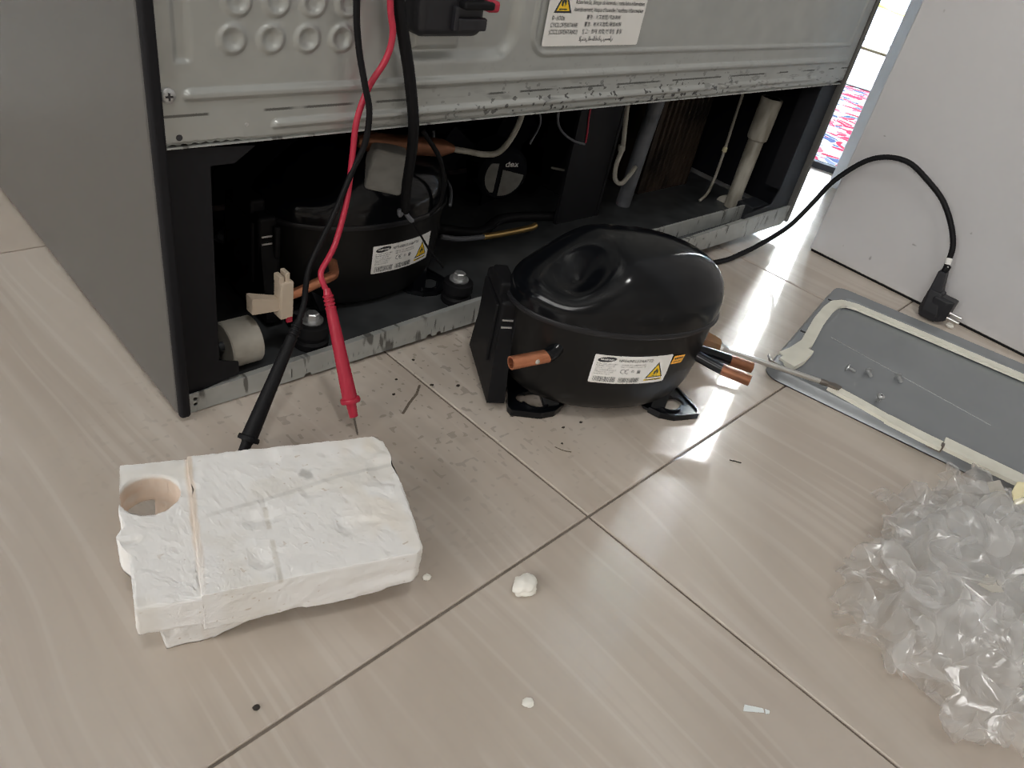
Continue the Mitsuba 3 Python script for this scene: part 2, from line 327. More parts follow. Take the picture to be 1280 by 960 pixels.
# doorway to the terrace: frame and threshold
put('door_1', cat(box(RX1 - .01, RX1 + .13, DOOR[0], DOOR[0] + .05, 0, DOOR[3]), box(RX1 - .01, RX1 + .13, DOOR[1] - .05, DOOR[1], 0, DOOR[3]), box(RX1 - .01, RX1 + .13, DOOR[0] + .05, DOOR[1] - .05, DOOR[3] - .05, DOOR[3])),
    'frame_white', False, 'white frame of the open doorway to the bright terrace', kind='structure')
put('door_1__threshold', box(RX1 - .045, RX1 + .0, DOOR[0] + .05, DOOR[1] - .05, -.002, .010, .003), 'threshold', 30, 'brown threshold strip')
# terrace
put('terrace_floor', box(RX1 + .0, 9.0, -3, 6.0, -.06, -.006), 'terrace_tile', False, 'bright terrace floor outside the doorway', kind='structure')
put('terrace_wall', cat(box(9.0, 9.15, -3, 6.0, -.06, .95), box(8.97, 9.18, -3, 6.0, .95, 1.0)), 'wall_paint', False, 'low terrace wall', kind='structure')
# partition end seen between the refrigerator and the cabinet
put('wall_partition', box(1.275, 1.40, RY0, 0.094, 0, 2.70), 'wall_grey', False, 'pale grey end of the partition wall behind the white cabinet', kind='structure')

# rug, doormat, hose
rugp = np.array([[1.405, 0.0], [2.42, 0.30], [2.10, 1.40], [1.085, 1.10]])
put('rug', extrude(sg.Polygon(rugp).buffer(-0.012), 0.010, 0.0), 'rug', False, 'pale rug with red and blue pattern on the sunlit floor beyond the refrigerator', 'rug')
put('rug__edging', extrude(sg.Polygon(rugp).buffer(0.004).difference(sg.Polygon(rugp).buffer(-0.014)), 0.012, 0.0), 'rug_edge', False, 'dark strip along the rug edge')  # strip of even dark colour all round the outer edge
put('doormat', extrude(sg.Polygon([(3.86, .8), (4.62, 1.1), (4.36, 1.9), (3.6, 1.6)]).buffer(.02), .012, -.006), 'doormat', False, 'beige doormat on the terrace just outside the doorway', 'doormat')
put('garden_hose', tube([(5.3, 2.6, .004), (5.75, 2.25, .004), (5.95, 2.08, .004), (5.75, 1.84, .004), (5.6, 1.5, .004), (5.9, 1.0, .004)], .022, 10), 'yellow_hose', True, 'yellow hose lying on the terrace floor', 'hose')

# ================================================================ white cabinet on the right
cb = 'cabinet'
meta(cb, 'white cabinet with plain side and thin black base joint, right of the refrigerator', 'cabinet')
put(cb + '__side_panel', box(.9215, .9395, -1.60, -.0555, .0035, .815, .0022), 'white_laminate', 30)
put(cb + '__worktop', box(.9200, 1.270, -1.62, -.0540, .8155, .845, .003), 'white_laminate', 30)
put(cb + '__end_panel', box(.940, 1.265, -.072, -.056, .0035, .815, .001), 'edge_white', 30)
put(cb + '__back', box(1.255, 1.270, -1.60, -.073, .0035, .815), 'white_laminate', False)
put(cb + '__base_strip', box(.924, 1.26, -1.598, -.058, 0.0, .0034), 'rubber', False, 'black joint along the floor')

# ================================================================ refrigerator
fr = 'refrigerator'
meta(fr, 'large grey refrigerator seen from behind with its rear compressor compartment open', 'refrigerator')
W = 0.926
put(fr + '__side_panel', tilt(box(-.0065, -.0005, -.0020, .68, .004, 1.78, .0025)), 'side_grey', 30, 'grey painted left side panel')
put(fr + '__side_panel', tilt(box(W + .0005, W + .0065, -.004, .68, .004, 1.78, .0025)), 'side_grey', 30)
put(fr + '__shaded_rear_edge', tilt(box(-.0069, .0016, -.0092, -.0018, .004, 1.78, .0030)), 'bracket_dark', 30, 'rear edge of the left side panel, its shade put into a near-black colour')  # shade on the less lit rear edge, given as near-black colour
put(fr + '__top', tilt(box(-.0005, W + .0005, .0, .68, 1.765, 1.78)), 'side_grey', False)
put(fr + '__front', tilt(box(-.0005, W + .0005, .665, .68, .02, 1.764)), 'side_grey', False)

# embossed back panel
def back_height(x, z):
    h = np.zeros_like(x)
    def bead(x0, x1, zc, w, a):
        dx = np.maximum(np.maximum(x0 - x, x - x1), 0); d = np.sqrt(dx**2 + (z - zc)**2)
        return a * (1 - sst(0.35 * w, w, d))
    h += bead(.020, .906, .2435, .0042, .0030)
    h += bead(.078, .60, .2215, .0036, .0026) + bead(.62, .84, .2215, .0034, .0016)
    h += bead(.020, .020, .2635, .002, .0) 
    # upright groove on the left
    dx = np.abs(x - .0185); h += -.0022 * (1 - sst(.0035, .0052, dx)) * sst(.2615, .2645, z)
    # round dimples
    for r in range(12):
        for c in range(4):
            xc, zc = .049 + .0255 * c + (.004 if r % 2 else 0), .2755 + .0215 * r
            if xc > .13: continue
            d = np.hypot(x - xc, z - zc)
            h += .0017 * (sst(.0098, .0076, d) - sst(.0066, .0044, d)) - .0009 * sst(.0046, .003, d)
    # sunk field round the junction box
    inx = np.minimum(x - .168, .290 - x); inz = z - .2585
    rr = .022; cx = np.maximum(rr - inx, 0); cz = np.maximum(rr - inz, 0)
    sd = np.where((inx < rr) & (inz < rr), rr - np.hypot(cx, cz), np.minimum(inx, inz))
    h += -.0065 * sst(-.002, .008, sd)
    bx = np.minimum(np.minimum(x - .188, .232 - x), np.minimum(z - .2660, .2815 - z))
    h += .0032 * sst(-.001, .003, bx)
    # raised field on the right with rounded corner
    inx = x - .305; inz = z - .2600; cx = np.maximum(.02 - inx, 0); cz = np.maximum(.02 - inz, 0)
    sd = np.where((inx < .02) & (inz < .02), .02 - np.hypot(cx, cz), np.minimum(inx, inz)); sd = np.minimum(sd, .905 - x)
    h += .0016 * sst(-.001, .0012, sd) - .0016 * sst(.0032, .0052, sd)
    h += -.002 * (1 - sst(.0005, .003, z - .2112)) * 1.0
    return h
xs = np.linspace(.0018, .9242, 560); zs = np.r_[np.linspace(.2108, .345, 130), np.linspace(.35, .56, 50), np.linspace(.6, 1.764, 12)]
X, Z = np.meshgrid(xs, zs, indexing='ij')
Zw = Z.copy()
# torn, uneven lower edge near both ends
jag = .0006 * np.sin(xs * 900) * (xs < .055) + np.where(xs < .055, .0016, 0) + np.where(xs > .900, .006 * sst(.9, .915, xs), 0) + .0003 * np.sin(xs * 60)
Zw = Zw + jag[:, None] * (1 - sst(.2108, .2165, Z))
H = back_height(X, Z)
H[:, zs > .35] *= 1
nz = len(zs); a = (np.arange(len(xs) - 1)[:, None] * nz + np.arange(nz - 1)[None]).ravel()
P = np.stack([X, -H, Zw], -1).reshape(-1, 3)
bp = trimesh.Trimesh(P, np.vstack([np.c_[a, a + nz, a + nz + 1], np.c_[a, a + nz + 1, a + 1]]), process=False)
backsheet = bp.copy(); backsheet.vertices = backsheet.vertices + [0, .0012, 0]; backsheet.invert()
lip = box(.0018, .9242, .0002, .010, .2105, .2116)
scene['mat_galvanised'] = {'type': 'twosided', 'bsdf': scene['mat_galvanised']}
put(fr + '__back_panel', tilt(bp), 'galvanised', True, 'pale grey embossed sheet metal back panel')
put(fr + '__back_panel__folded_edge', tilt(lip), 'rail_metal', False)
sc_m = lathe([(0, .0048), (.0012, .0046), (.0022, .0034), (.0026, .0016), (.0026, .0001)], (.0075, .0, .2438), (0, -1, 0), 24)
put(fr + '__back_panel__screw', tilt(sc_m), 'zinc', 40)
put(fr + '__back_panel__screw_recess', tilt(cat(box(.0052, .0098, -.0029, -.0026, .2432, .2444), box(.0069, .0081, -.0029, -.0026, .2415, .2461))), 'ink', False)
put(fr + '__back_panel__hole', tilt(lathe([(0, .0021), (.0006, .0019), (.0006, .0001)], (.0125, .0002, .2178), (0, -1, 0), 16)), 'ink', 30)
put(fr + '__back_panel__hole', tilt(lathe([(0, .0014), (.0006, .0012), (.0006, .0001)], (.057, .0002, .2226), (0, -1, 0), 16)), 'zinc', 30)
# junction box in the sunk field
jb = fr + '__junction_box'
put(jb, tilt(box(.1800, .2425, -.012, .012, .2775, .345, .008)), 'black_plastic', 30, 'black plastic junction box at the top')
put(jb + '__clip', tilt(cat(box(.212, .240, -.0165, -.011, .2835, .2925, .0018), box(.2085, .212, -.0165, -.011, .2835, .300, .0012))), 'black_plastic', 30)
put(jb + '__cover_ridge', tilt(box(.214, .243, -.0195, -.011, .2985, .304, .002)), 'rubber', 30)
put(jb + '__connector', tilt(box(.2385, .2500, -.0175, -.0085, .2965, .3045, .0025)), 'red_plastic', 30, 'red connector')

# --- flat printing helpers (drawn in x, y; thickness along z)
def ptext(s, x, y, h, width=None, bold=False, depth=.00012):
    m = meshkit.text_mesh(s, h, depth, bold)
    if width:
        w = m.bounds[1][0] - m.bounds[0][0]; m.apply_scale([width / w, 1, 1])
    m.apply_translation([x - m.bounds[0][0], y, 0]); return m
def strokes(glyph, x, y, s, w=.08, depth=.00012):
    """Strokes of one character on a unit square."""
    ls = [sg.LineString(np.array(p) * s + [x, y]) for p in glyph]
    return extrude(so.unary_union([l.buffer(w * s, cap_style=2, join_style=2, quad_segs=1) for l in ls]), depth)
G = {
 'huo': [[(.5, 1), (.5, .55), (.1, 0)], [(.5, .55), (.9, 0)], [(.2, .75), (.28, .45)], [(.82, .78), (.7, .48)]],
 'zai': [[(.05, .75), (.05, .88), (.95, .88), (.95, .75)], [(.5, 1), (.5, .88)], [(.5, .7), (.5, .4), (.15, 0)], [(.5, .4), (.88, 0)], [(.25, .55), (.3, .35)], [(.78, .55), (.7, .35)]],
 'wei': [[(.4, 1), (.1, .6)], [(.3, .85), (.75, .85), (.6, .65)], [(.15, .65), (.95, .65)], [(.2, .65), (.2, .3), (.05, 0)], [(.4, .45), (.78, .45), (.78, .2)], [(.42, .45), (.42, .05), (.9, .05), (.9, .2)]],
 'xian': [[(.08, 0), (.08, .95), (.32, .95), (.2, .7), (.32, .45)], [(.65, 1), (.4, .65)], [(.65, 1), (.95, .65)], [(.5, .6), (.82, .6)], [(.45, .45), (.55, .15)], [(.65, .45), (.68, .15)], [(.9, .45), (.78, .1)], [(.4, .04), (.96, .04)]],
 'ke': [[(.05, .92), (.95, .92)], [(.8, .92), (.8, .02), (.65, .05)], [(.2, .7), (.55, .7), (.55, .35), (.2, .35), (.2, .7)]],
 'ran': [[(.18, 1), (.18, .4), (.04, 0)], [(.18, .4), (.3, .1)], [(.5, .95), (.4, .6), (.6, .6)], [(.7, .95), (.7, .6), (.5, .3)], [(.7, .6), (.92, .3)], [(.4, .2), (.36, .02)], [(.55, .2), (.55, .02)], [(.72, .2), (.74, .02)], [(.88, .2), (.94, .02)]],
 'cai': [[(.05, .7), (.5, .7)], [(.28, 1), (.28, 0)], [(.28, .6), (.05, .25)], [(.28, .6), (.48, .35)], [(.52, .7), (1, .7)], [(.8, 1), (.8, .02), (.68, .06)], [(.78, .6), (.52, .2)]],
 'liao': [[(.05, .6), (.5, .6)], [(.28, 1), (.28, 0)], [(.1, .9), (.18, .7)], [(.45, .9), (.38, .7)], [(.28, .55), (.05, .2)], [(.28, .55), (.48, .25)], [(.6, .85), (.7, .75)], [(.58, .6), (.68, .5)], [(.85, 1), (.85, 0)], [(.52, .3), (1, .4)]],
 'jing': [[(.05, .9), (.95, .9)], [(.3, 1), (.3, .8)], [(.7, 1), (.7, .8)], [(.12, .75), (.5, .75), (.5, .55), (.12, .55), (.12, .75)], [(.6, .78), (.95, .78)], [(.85, .78), (.58, .5)], [(.65, .65), (.95, .5)], [(.05, .42), (.95, .42)], [(.2, .3), (.8, .3)], [(.25, .2), (.75, .2), (.75, 0), (.25, 0), (.25, .2)]],
 'gao': [[(.3, .95), (.15, .7)], [(.2, .8), (.85, .8)], [(.5, 1), (.5, .55)], [(.05, .55), (.95, .55)], [(.22, .38), (.78, .38), (.78, .02), (.22, .02), (.22, .38)]],
 'yi': [[(.25, .98), (.75, .98), (.75, .6), (.25, .6), (.25, .98)], [(.25, .8), (.75, .8)], [(.3, .55), (.1, .3)], [(.2, .45), (.9, .45), (.8, .02), (.7, .05)], [(.45, .42), (.2, .05)], [(.65, .42), (.42, .02)]],
 'you': [[(.05, .82), (.95, .82)], [(.45, 1), (.08, .4)], [(.3, .62), (.3, 0)], [(.3, .62), (.8, .62), (.8, .02), (.68, .05)], [(.3, .42), (.8, .42)], [(.3, .24), (.8, .24)]],
 'kg': [[(.1, .95), (.45, .95), (.2, .55)], [(.65, 1), (.65, .5)], [(.65, .78), (.85, .78)], [(.3, .38), (.7, .38), (.7, .02), (.3, .02), (.3, .38)]],
 'ko': [[(.2, .9), (.8, .9), (.78, .5)], [(.4, .5), (.4, .15)], [(.05, .12), (.95, .12)]],
 'hw': [[(.3, 1), (.5, 1)], [(.12, .85), (.68, .85)], [(.25, .7), (.55, .7), (.55, .42), (.25, .42), (.25, .7)], [(.4, .4), (.4, .2)], [(.1, .15), (.7, .15)], [(.82, 1), (.82, 0)], [(.82, .5), (.98, .5)]],
 'jae': [[(.05, .9), (.5, .9)], [(.28, .9), (.05, .3)], [(.28, .7), (.5, .3)], [(.68, 1), (.68, 0)], [(.9, 1), (.9, 0)], [(.68, .5), (.9, .5)]],
 'in': [[(.15, .85), (.45, .85), (.45, .55), (.15, .55), (.15, .85)], [(.8, 1), (.8, .3)], [(.2, .35), (.2, .03), (.9, .03)]],
 'seong': [[(.3, 1), (.08, .5)], [(.28, .85), (.5, .5)], [(.8, 1), (.8, .42)], [(.6, .75), (.8, .75)], [(.3, .35), (.7, .35), (.7, .02), (.3, .02), (.3, .35)]],
 'mul': [[(.25, .98), (.75, .98), (.75, .7), (.25, .7), (.25, .98)], [(.05, .58), (.95, .58)], [(.5, .58), (.5, .42)], [(.25, .36), (.75, .36), (.75, .2), (.25, .2), (.25, .02), (.78, .02)]],
 'jil': [[(.1, .95), (.55, .95)], [(.35, .95), (.08, .5)], [(.35, .75), (.55, .5)], [(.8, 1), (.8, .45)], [(.25, .38), (.8, .38), (.8, .2), (.25, .2), (.25, .02), (.85, .02)]],
 ':': [[(.3, .7), (.3, .58)], [(.3, .3), (.3, .18)]], '/': [[(.1, -.05), (.5, 1)]],
}
def glyph_line(names, x, y, s, adv=1.12):
    out = []
    for nme in names:
        if nme == ' ': x += s * .45; continue
        out.append(strokes(G[nme], x, y, s, .065)); x += s * (.55 if nme in ':/' else adv)
    return cat(out)
def arabic_line(x, y, s, widths):
    """Connected right-to-left words drawn as joined strokes with dots."""
    out = []; r = random.Random(3)
    for w in widths:
        xx, pts, dots = x, [(x, y)], []
        while xx < x + w * s:
            kind = r.choice('tooth tall bowl loop'.split())
            if kind == 'tooth': pts += [(xx + .1 * s, y), (xx + .16 * s, y + .28 * s), (xx + .22 * s, y)]; dots.append((xx + .16 * s, y + .48 * s))
            elif kind == 'tall': pts += [(xx + .14 * s, y), (xx + .16 * s, y + .85 * s), (xx + .2 * s, y)]
            elif kind == 'bowl': pts += [(xx + .06 * s, y - .2 * s), (xx + .24 * s, y - .26 * s), (xx + .3 * s, y)]; dots.append((xx + .16 * s, y - .42 * s))
            else: pts += [(xx + .08 * s, y + .26 * s), (xx + .2 * s, y + .26 * s), (xx + .22 * s, y)]
            xx = pts[-1][0] + .08 * s
        sh = [sg.LineString(pts).buffer(.065 * s, quad_segs=2)] + [sg.Point(d).buffer(.075 * s, quad_segs=2) for d in dots]
        out.append(extrude(so.unary_union(sh), .00012)); x = xx + .22 * s
    return cat(out)
def tri(x, y, w, h): return sg.Polygon([(x, y), (x + w, y), (x + w / 2, y + h)])
def flame(x, y, w, h):
    p = np.array([(.5, 1), (.62, .80), (.60, .62), (.78, .72), (.88, .48), (.84, .26), (.66, .08), (.70, .30), (.58, .40), (.52, .60), (.44, .38), (.46, .22), (.36, .08), (.18, .22), (.14, .44), (.24, .66), (.30, .52), (.38, .72)])
    return sg.Polygon(p * [w, h] + [x, y])

# --- warning label on the back panel
wl = fr + '__warning_label'
L0 = np.array([.3165, .2680]); lw, lh = .1275, .048
def on_panel(m, y): return tilt(xz(m, y))
sheet = extrude(sg.box(.002, .002, lw - .002, lh - .002).buffer(.0018, quad_segs=3), .0003)
def shift(m): m = m.copy(); m.apply_translation([L0[0], L0[1], 0]); return m
put(wl, on_panel(shift(sheet), -.0018), 'paper', False, 'white flammability warning label with black lettering')
yl = -.00211
tx, ty_, tw_, th_ = .0070, .0262, .0215, .0185
put(wl + '__triangle_border', on_panel(shift(extrude(tri(tx, ty_, tw_, th_).difference(tri(tx, ty_, tw_, th_).buffer(-.0016)), .00013)), yl), 'ink', False)
put(wl + '__triangle', on_panel(shift(extrude(tri(tx, ty_, tw_, th_).buffer(-.0016), .00013)), yl), 'yellow_ink', False)
put(wl + '__flame', on_panel(shift(extrude(so.unary_union([flame(tx + .0062, ty_ + .0042, .008, .0088), sg.box(tx + .0055, ty_ + .0024, tx + .0150, ty_ + .0033)]), .00013)), yl - .00013), 'ink', False)
txt = [ptext("Advertencia, Riesgo de incendio / materiales inflamables", .0315, .0335, .0029, .0925, True),
       ptext("Avertissement, Risque d'incendie / matières inflammables", .0310, .0277, .0030, .0935, True),
       ptext("R-600a", .0065, .0206, .0034, .0150, True), ptext("CYCLOPENTANE", .0060, .0152, .0034, .0335, True), ptext("(CICLOPENTANO)", .0058, .0098, .0034, .0350, True),
       glyph_line(['jing', 'gao', ':', ' ', 'huo', 'zai', 'wei', 'xian', '/', 'ke', 'ran', 'cai', 'liao'], .0490, .0217, .0036),
       glyph_line(['jing', 'gao', ':', ' ', 'you', 'huo', 'zai', 'wei', 'xian', '/', 'yi', 'ran', 'cai', 'liao'], .0478, .0160, .0036),
       glyph_line(['kg', 'ko', ':', ' ', 'hw', 'jae', ' ', 'wei', 'xian', '/', 'in', 'hw', 'seong', ' ', 'mul', 'jil'], .0465, .0100, .0037),
       arabic_line(.0450, .0046, .0040, [1.3, .8, 1.1, .6, 1.4, .5, 1.2, 1.6])]
put(wl + '__lettering', on_panel(shift(cat(txt)), yl), 'ink', False)

# --- compartment shell
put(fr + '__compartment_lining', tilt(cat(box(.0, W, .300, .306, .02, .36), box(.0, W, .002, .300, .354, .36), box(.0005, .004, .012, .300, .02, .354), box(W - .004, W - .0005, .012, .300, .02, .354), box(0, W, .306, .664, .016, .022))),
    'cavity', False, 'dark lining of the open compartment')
lb = sg.Polygon([(.0022, .2105), (.064, .2068), (.049, .1962), (.0325, .1962), (.0300, .040), (.046, .0335), (.046, .0225), (.0022, .0145)])
put(fr + '__left_bracket', tilt(xz(extrude(lb, .0016), .0045)), 'bracket_dark', False, 'dark corner bracket')
put(fr + '__left_bracket__return_flange', tilt(box(.0300, .0316, .0045, .020, .040, .196)), 'bracket_dark', False)
rb = sg.Polygon([(.880, .2080), (.924, .2100), (.924, .012), (.800, .026), (.802, .034), (.870, .040), (.8785, .060)])
put(fr + '__right_bracket', tilt(xz(extrude(rb, .0016), .006)), 'bracket_blue', False, 'dark right corner post')
put(fr + '__right_bracket__return_flange', tilt(box(.8790, .8806, .006, .030, .06, .208)), 'bracket_dark', False)
# base rail: upright strip with teeth along its lower edge, and the tray behind it
top = [(0.0015, .0150), (.004, .0180), (.12, .0205), (.30, .0265), (.60, .0225), (.86, .0300), (.9255, .0300)]
bot = [(.9255, .006), (.918, .0005)]
xx = .914
r2 = random.Random(5)
while xx > .02:
    if .24 < xx < .262 or .10 < xx < .12 or .39 < xx < .41:
        bot += [(xx, .0005), (xx - .001, .0035), (xx - .006, .0035), (xx - .007, .0005)]; xx -= .012
    else: bot += [(xx, .0004 + r2.random() * .0004)]; xx -= .012
bot += [(.0015, .0003)]
rail = sg.Polygon(top + bot)
for c in ((.0085, .0125), (.0085, .0075), (.0765, .0125), (.70, .018), (.800, .017), (.905, .019), (.905, .013)): rail = rail.difference(sg.Point(c).buffer(.0017, quad_segs=4))
rail = rail.difference(sg.box(.0905, .004, .0915, .0130))
for q in range(60):
    cxx = .105 + q * .0052
    if r2.random() < .8: rail = rail.difference(sg.box(cxx, .0048, cxx + .0006, .0048 + .0012 + .003 * r2.random()))
put(fr + '__base_rail', tilt(xz(extrude(rail, .0014), .0014)), 'rail_metal', False, 'scratched galvanised base rail')
put(fr + '__base_rail__flange', tilt(grid(40, 4, lambda u, v: np.stack([.0015 + u * .924, .0012 + v * .006, np.interp(.0015 + u * .924, [p[0] for p in top], [p[1] for p in top]) - .0003 - v * .001], -1))), 'rail_metal', True)
put(fr + '__compartment_tray', tilt(cat(box(.003, W - .003, .006, .298, .0095, .0125))), 'tray_metal', False, 'grey metal compressor tray')
put(fr + '__compartment_tray__inner_rail', tilt(box(.45, .86, .026, .029, .012, .034)), 'rail_metal', False)
put(fr + '__right_block', tilt(box(.835, .880, .012, .040, .0130, .036, .002)), 'bracket_blue', 30)
# front left roller, and the rear right roller that carries the tilted side
def roller(x0, x1, y, z, r):
    return lathe([(0, .004), (0, r - .001), (.001, r), (x1 - x0 - .001, r), (x1 - x0, r - .001), (x1 - x0, .004)], (x0, y, z), (1, 0, 0), 36)
put(fr + '__roller', tilt(roller(.046, .073, .030, .0325, .0195)), 'bone', 30, 'off-white plastic roller')
put(fr + '__roller__axle', tilt(lathe([(0, .0001), (0, .0038), (.034, .0038), (.034, .0001)], (.0420, .030, .0325), (1, 0, 0), 16)), 'tray_metal', 30)
put(fr + '__roller', roller(.862, .886, .070, .0205, .0205), 'bone', 30)
put(fr + '__roller', roller(.862, .886, .600, .0205, .0205), 'bone', 30)
put(fr + '__roller', roller(.020, .045, .600, .0205, .0205), 'bone', 30)

# --- things of the compartment: tubes, drier, fan, condenser
put(fr + '__filter_drier', cat(lathe([(0, .003), (0, .0045), (.012, .0085), (.095, .0085), (.110, .0040), (.110, .003)], (.188, .072, .1765), (.107, 0, -.0155), 24)), 'dark_copper', 35, 'copper filter drier')
put(fr + '__filter_drier__tube', tube([(.292, .072, .1612), (.315, .072, .1565), (.340, .071, .1515), (.358, .070, .1530), (.372, .070, .167), (.381, .071, .187), (.386, .074, .215)], .0030, 12), 'pale_tube', True, 'bent pale tube')
blk = box(-.0165, .0165, -.013, .013, -.0185, .0185, .0035); blk.apply_transform(rotm(.16, [0, 1, 0])); blk.apply_transform(rotm(-.45, [0, 0, 1])); blk.apply_translation([.209, .056, .1565])
put(fr + '__filter_drier__foam_wrap', blk, 'grey_felt', 30, 'grey foam block wrapped on the drier')
put(fr + '__wiring', tube([(.240, .05, .19), (.262, .045, .16), (.272, .05, .12), (.255, .055, .10)], .0022, 10), 'rubber', True)
put(fr + '__wiring', tube([(.492, .12, .20), (.492, .12, .165), (.503, .12, .148), (.528, .12, .134), (.552, .12, .1275)], .0016, 8), 'grey_tube', True)
put(fr + '__wiring', tube([(.548, .12, .20), (.5475, .12, .165), (.552, .12, .142), (.5535, .12, .129)], .0011, 8), 'red_wire', True, 'thin red wire')
put(fr + '__wiring', tube([(.450, .13, .19), (.470, .125, .160), (.455, .12, .135)], .0012, 8), 'grey_tube', True)
fan_c = np.array([.470, .163, .078])
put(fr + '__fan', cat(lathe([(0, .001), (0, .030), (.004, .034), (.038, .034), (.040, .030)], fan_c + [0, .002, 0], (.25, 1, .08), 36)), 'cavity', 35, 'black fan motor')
fan_rot = lambda m: m.apply_transform(trm(fan_c + [-.0006, .0012, 0]) @ rotm(-.245, [0, 0, 1]) @ rotm(.08, [1, 0, 0])) or m
half = sg.Point(0, 0).buffer(.027, quad_segs=12)
fl1 = half.intersection(sg.Polygon([(-.004, .008), (.04, -.002), (.04, -.05), (-.004, -.05)]))
fl2 = half.intersection(sg.box(-.05, -.022, -.011, .016))
put(fr + '__fan__motor_label', fan_rot(cat(xz(extrude(fl1, .0004)), xz(extrude(fl2, .0004)))), 'grey_felt', False, 'round paper label on the fan motor')
put(fr + '__fan__motor_lettering', fan_rot(cat(xz(ptext('dex', -.002, .012, .0062, .018, True, .0005), 0))), 'paper', False)
for k_, an in enumerate((0.4, 2.5, 4.6)):
    bl = grid(8, 8, lambda u, v: np.stack([(.03 + .055 * u) * np.cos(an + .8 * v), .012 * v - .004, (.03 + .055 * u) * np.sin(an + .8 * v)], -1)); bl.apply_translation(fan_c + [.012, .045, 0])
    put(fr + '__fan__blade', cat(bl, trimesh.Trimesh(bl.vertices + [0, .0012, 0], bl.faces[:, ::-1], process=False)), 'cavity', True)
put(fr + '__fan__wire_clip', tube([(.537, .150, .0870), (.561, .150, .0815)], .0016, 8), 'bone', True)
put(fr + '__fan_shroud', cat(hull(box(.535, .618, .121, .126, .014, .016), box(.530, .614, .121, .126, .33, .332)), box(.612, .617, .120, .28, .016, .33)), 'bracket_dark', False, 'dark fan shroud plate')
put(fr + '__condenser', cat(hull(box(.745, .865, .150, .155, .014, .016), box(.742, .858, .150, .155, .33, .332)), box(.74, .745, .150, .28, .014, .33)), 'brown_plate', False, 'dark brown rusty condenser plate')
for q in range(9):
    put(fr + '__condenser__fin', box(.752 + q * .0125, .753 + q * .0125, .1455, .150, .03, .31), 'brown_plate', False)
put(fr + '__drain_tube', tube([(.684, .132, .012), (.688, .131, .10), (.694, .130, .20), (.698, .130, .33)], .0105, 16), 'grey_tube', True, 'grey upright tube')
put(fr + '__drain_tube', cat(lathe([(0, .0105), (.05, .0108), (.116, .0114), (.118, .0142), (.121, .0148), (.176, .0154), (.176, .012)], (.8625, .062, .014), (.018, 0, 1), 24)), 'pale_tube', 35, 'pale stained tube by the right post')
put(fr + '__drain_tube__hole', lathe([(0, .0022), (.0004, .0001)], (.8585, .0525, .030), (-.4, -1, 0), 12), 'ink', 30)
put(fr + '__condenser_pipe', tube([(.597, .11, .25), (.602, .11, .185), (.610, .110, .150), (.617, .110, .121), (.614, .110, .098), (.620, .110, .079), (.636, .110, .071), (.655, .114, .079), (.675, .122, .085)], .0030, 12), 'bone', True, 'bent whitish pipe')
put(fr + '__condenser_pipe__joint', lathe([(0, .003), (.001, .0046), (.008, .0046), (.009, .003)], (.6165, .110, .117), (-.003, 0, .01), 14), 'bone', 30)
put(fr + '__condenser_pipe', tube([(.848, .100, .30), (.850, .100, .181), (.8515, .098, .105), (.848, .096, .060), (.838, .094, .038), (.820, .092, .030)], .0022, 10), 'pale_tube', True)
put(fr + '__condenser_pipe__joint', lathe([(0, .002), (.001, .0034), (.007, .0034), (.008, .002)], (.8515, .098, .100), (0, 0, 1), 12), 'masking_paper', 30)
put(fr + '__condenser_pipe', tube([(.322, .098, .052), (.350, .100, .0435), (.383, .100, .040), (.420, .100, .0385)], .0030, 10), 'grey_tube', True)
put(fr + '__condenser_pipe', tube([(.388, .100, .0398), (.420, .100, .0385), (.462, .100, .0385), (.474, .101, .0400)], .0037, 12), 'brass', True, 'short brass-coloured tube')
put(fr + '__cable', tube([(.33, .12, .05), (.36, .14, .035), (.41, .13, .028), (.47, .15, .028), (.55, .13, .028)], .006, 12), 'rubber', True)

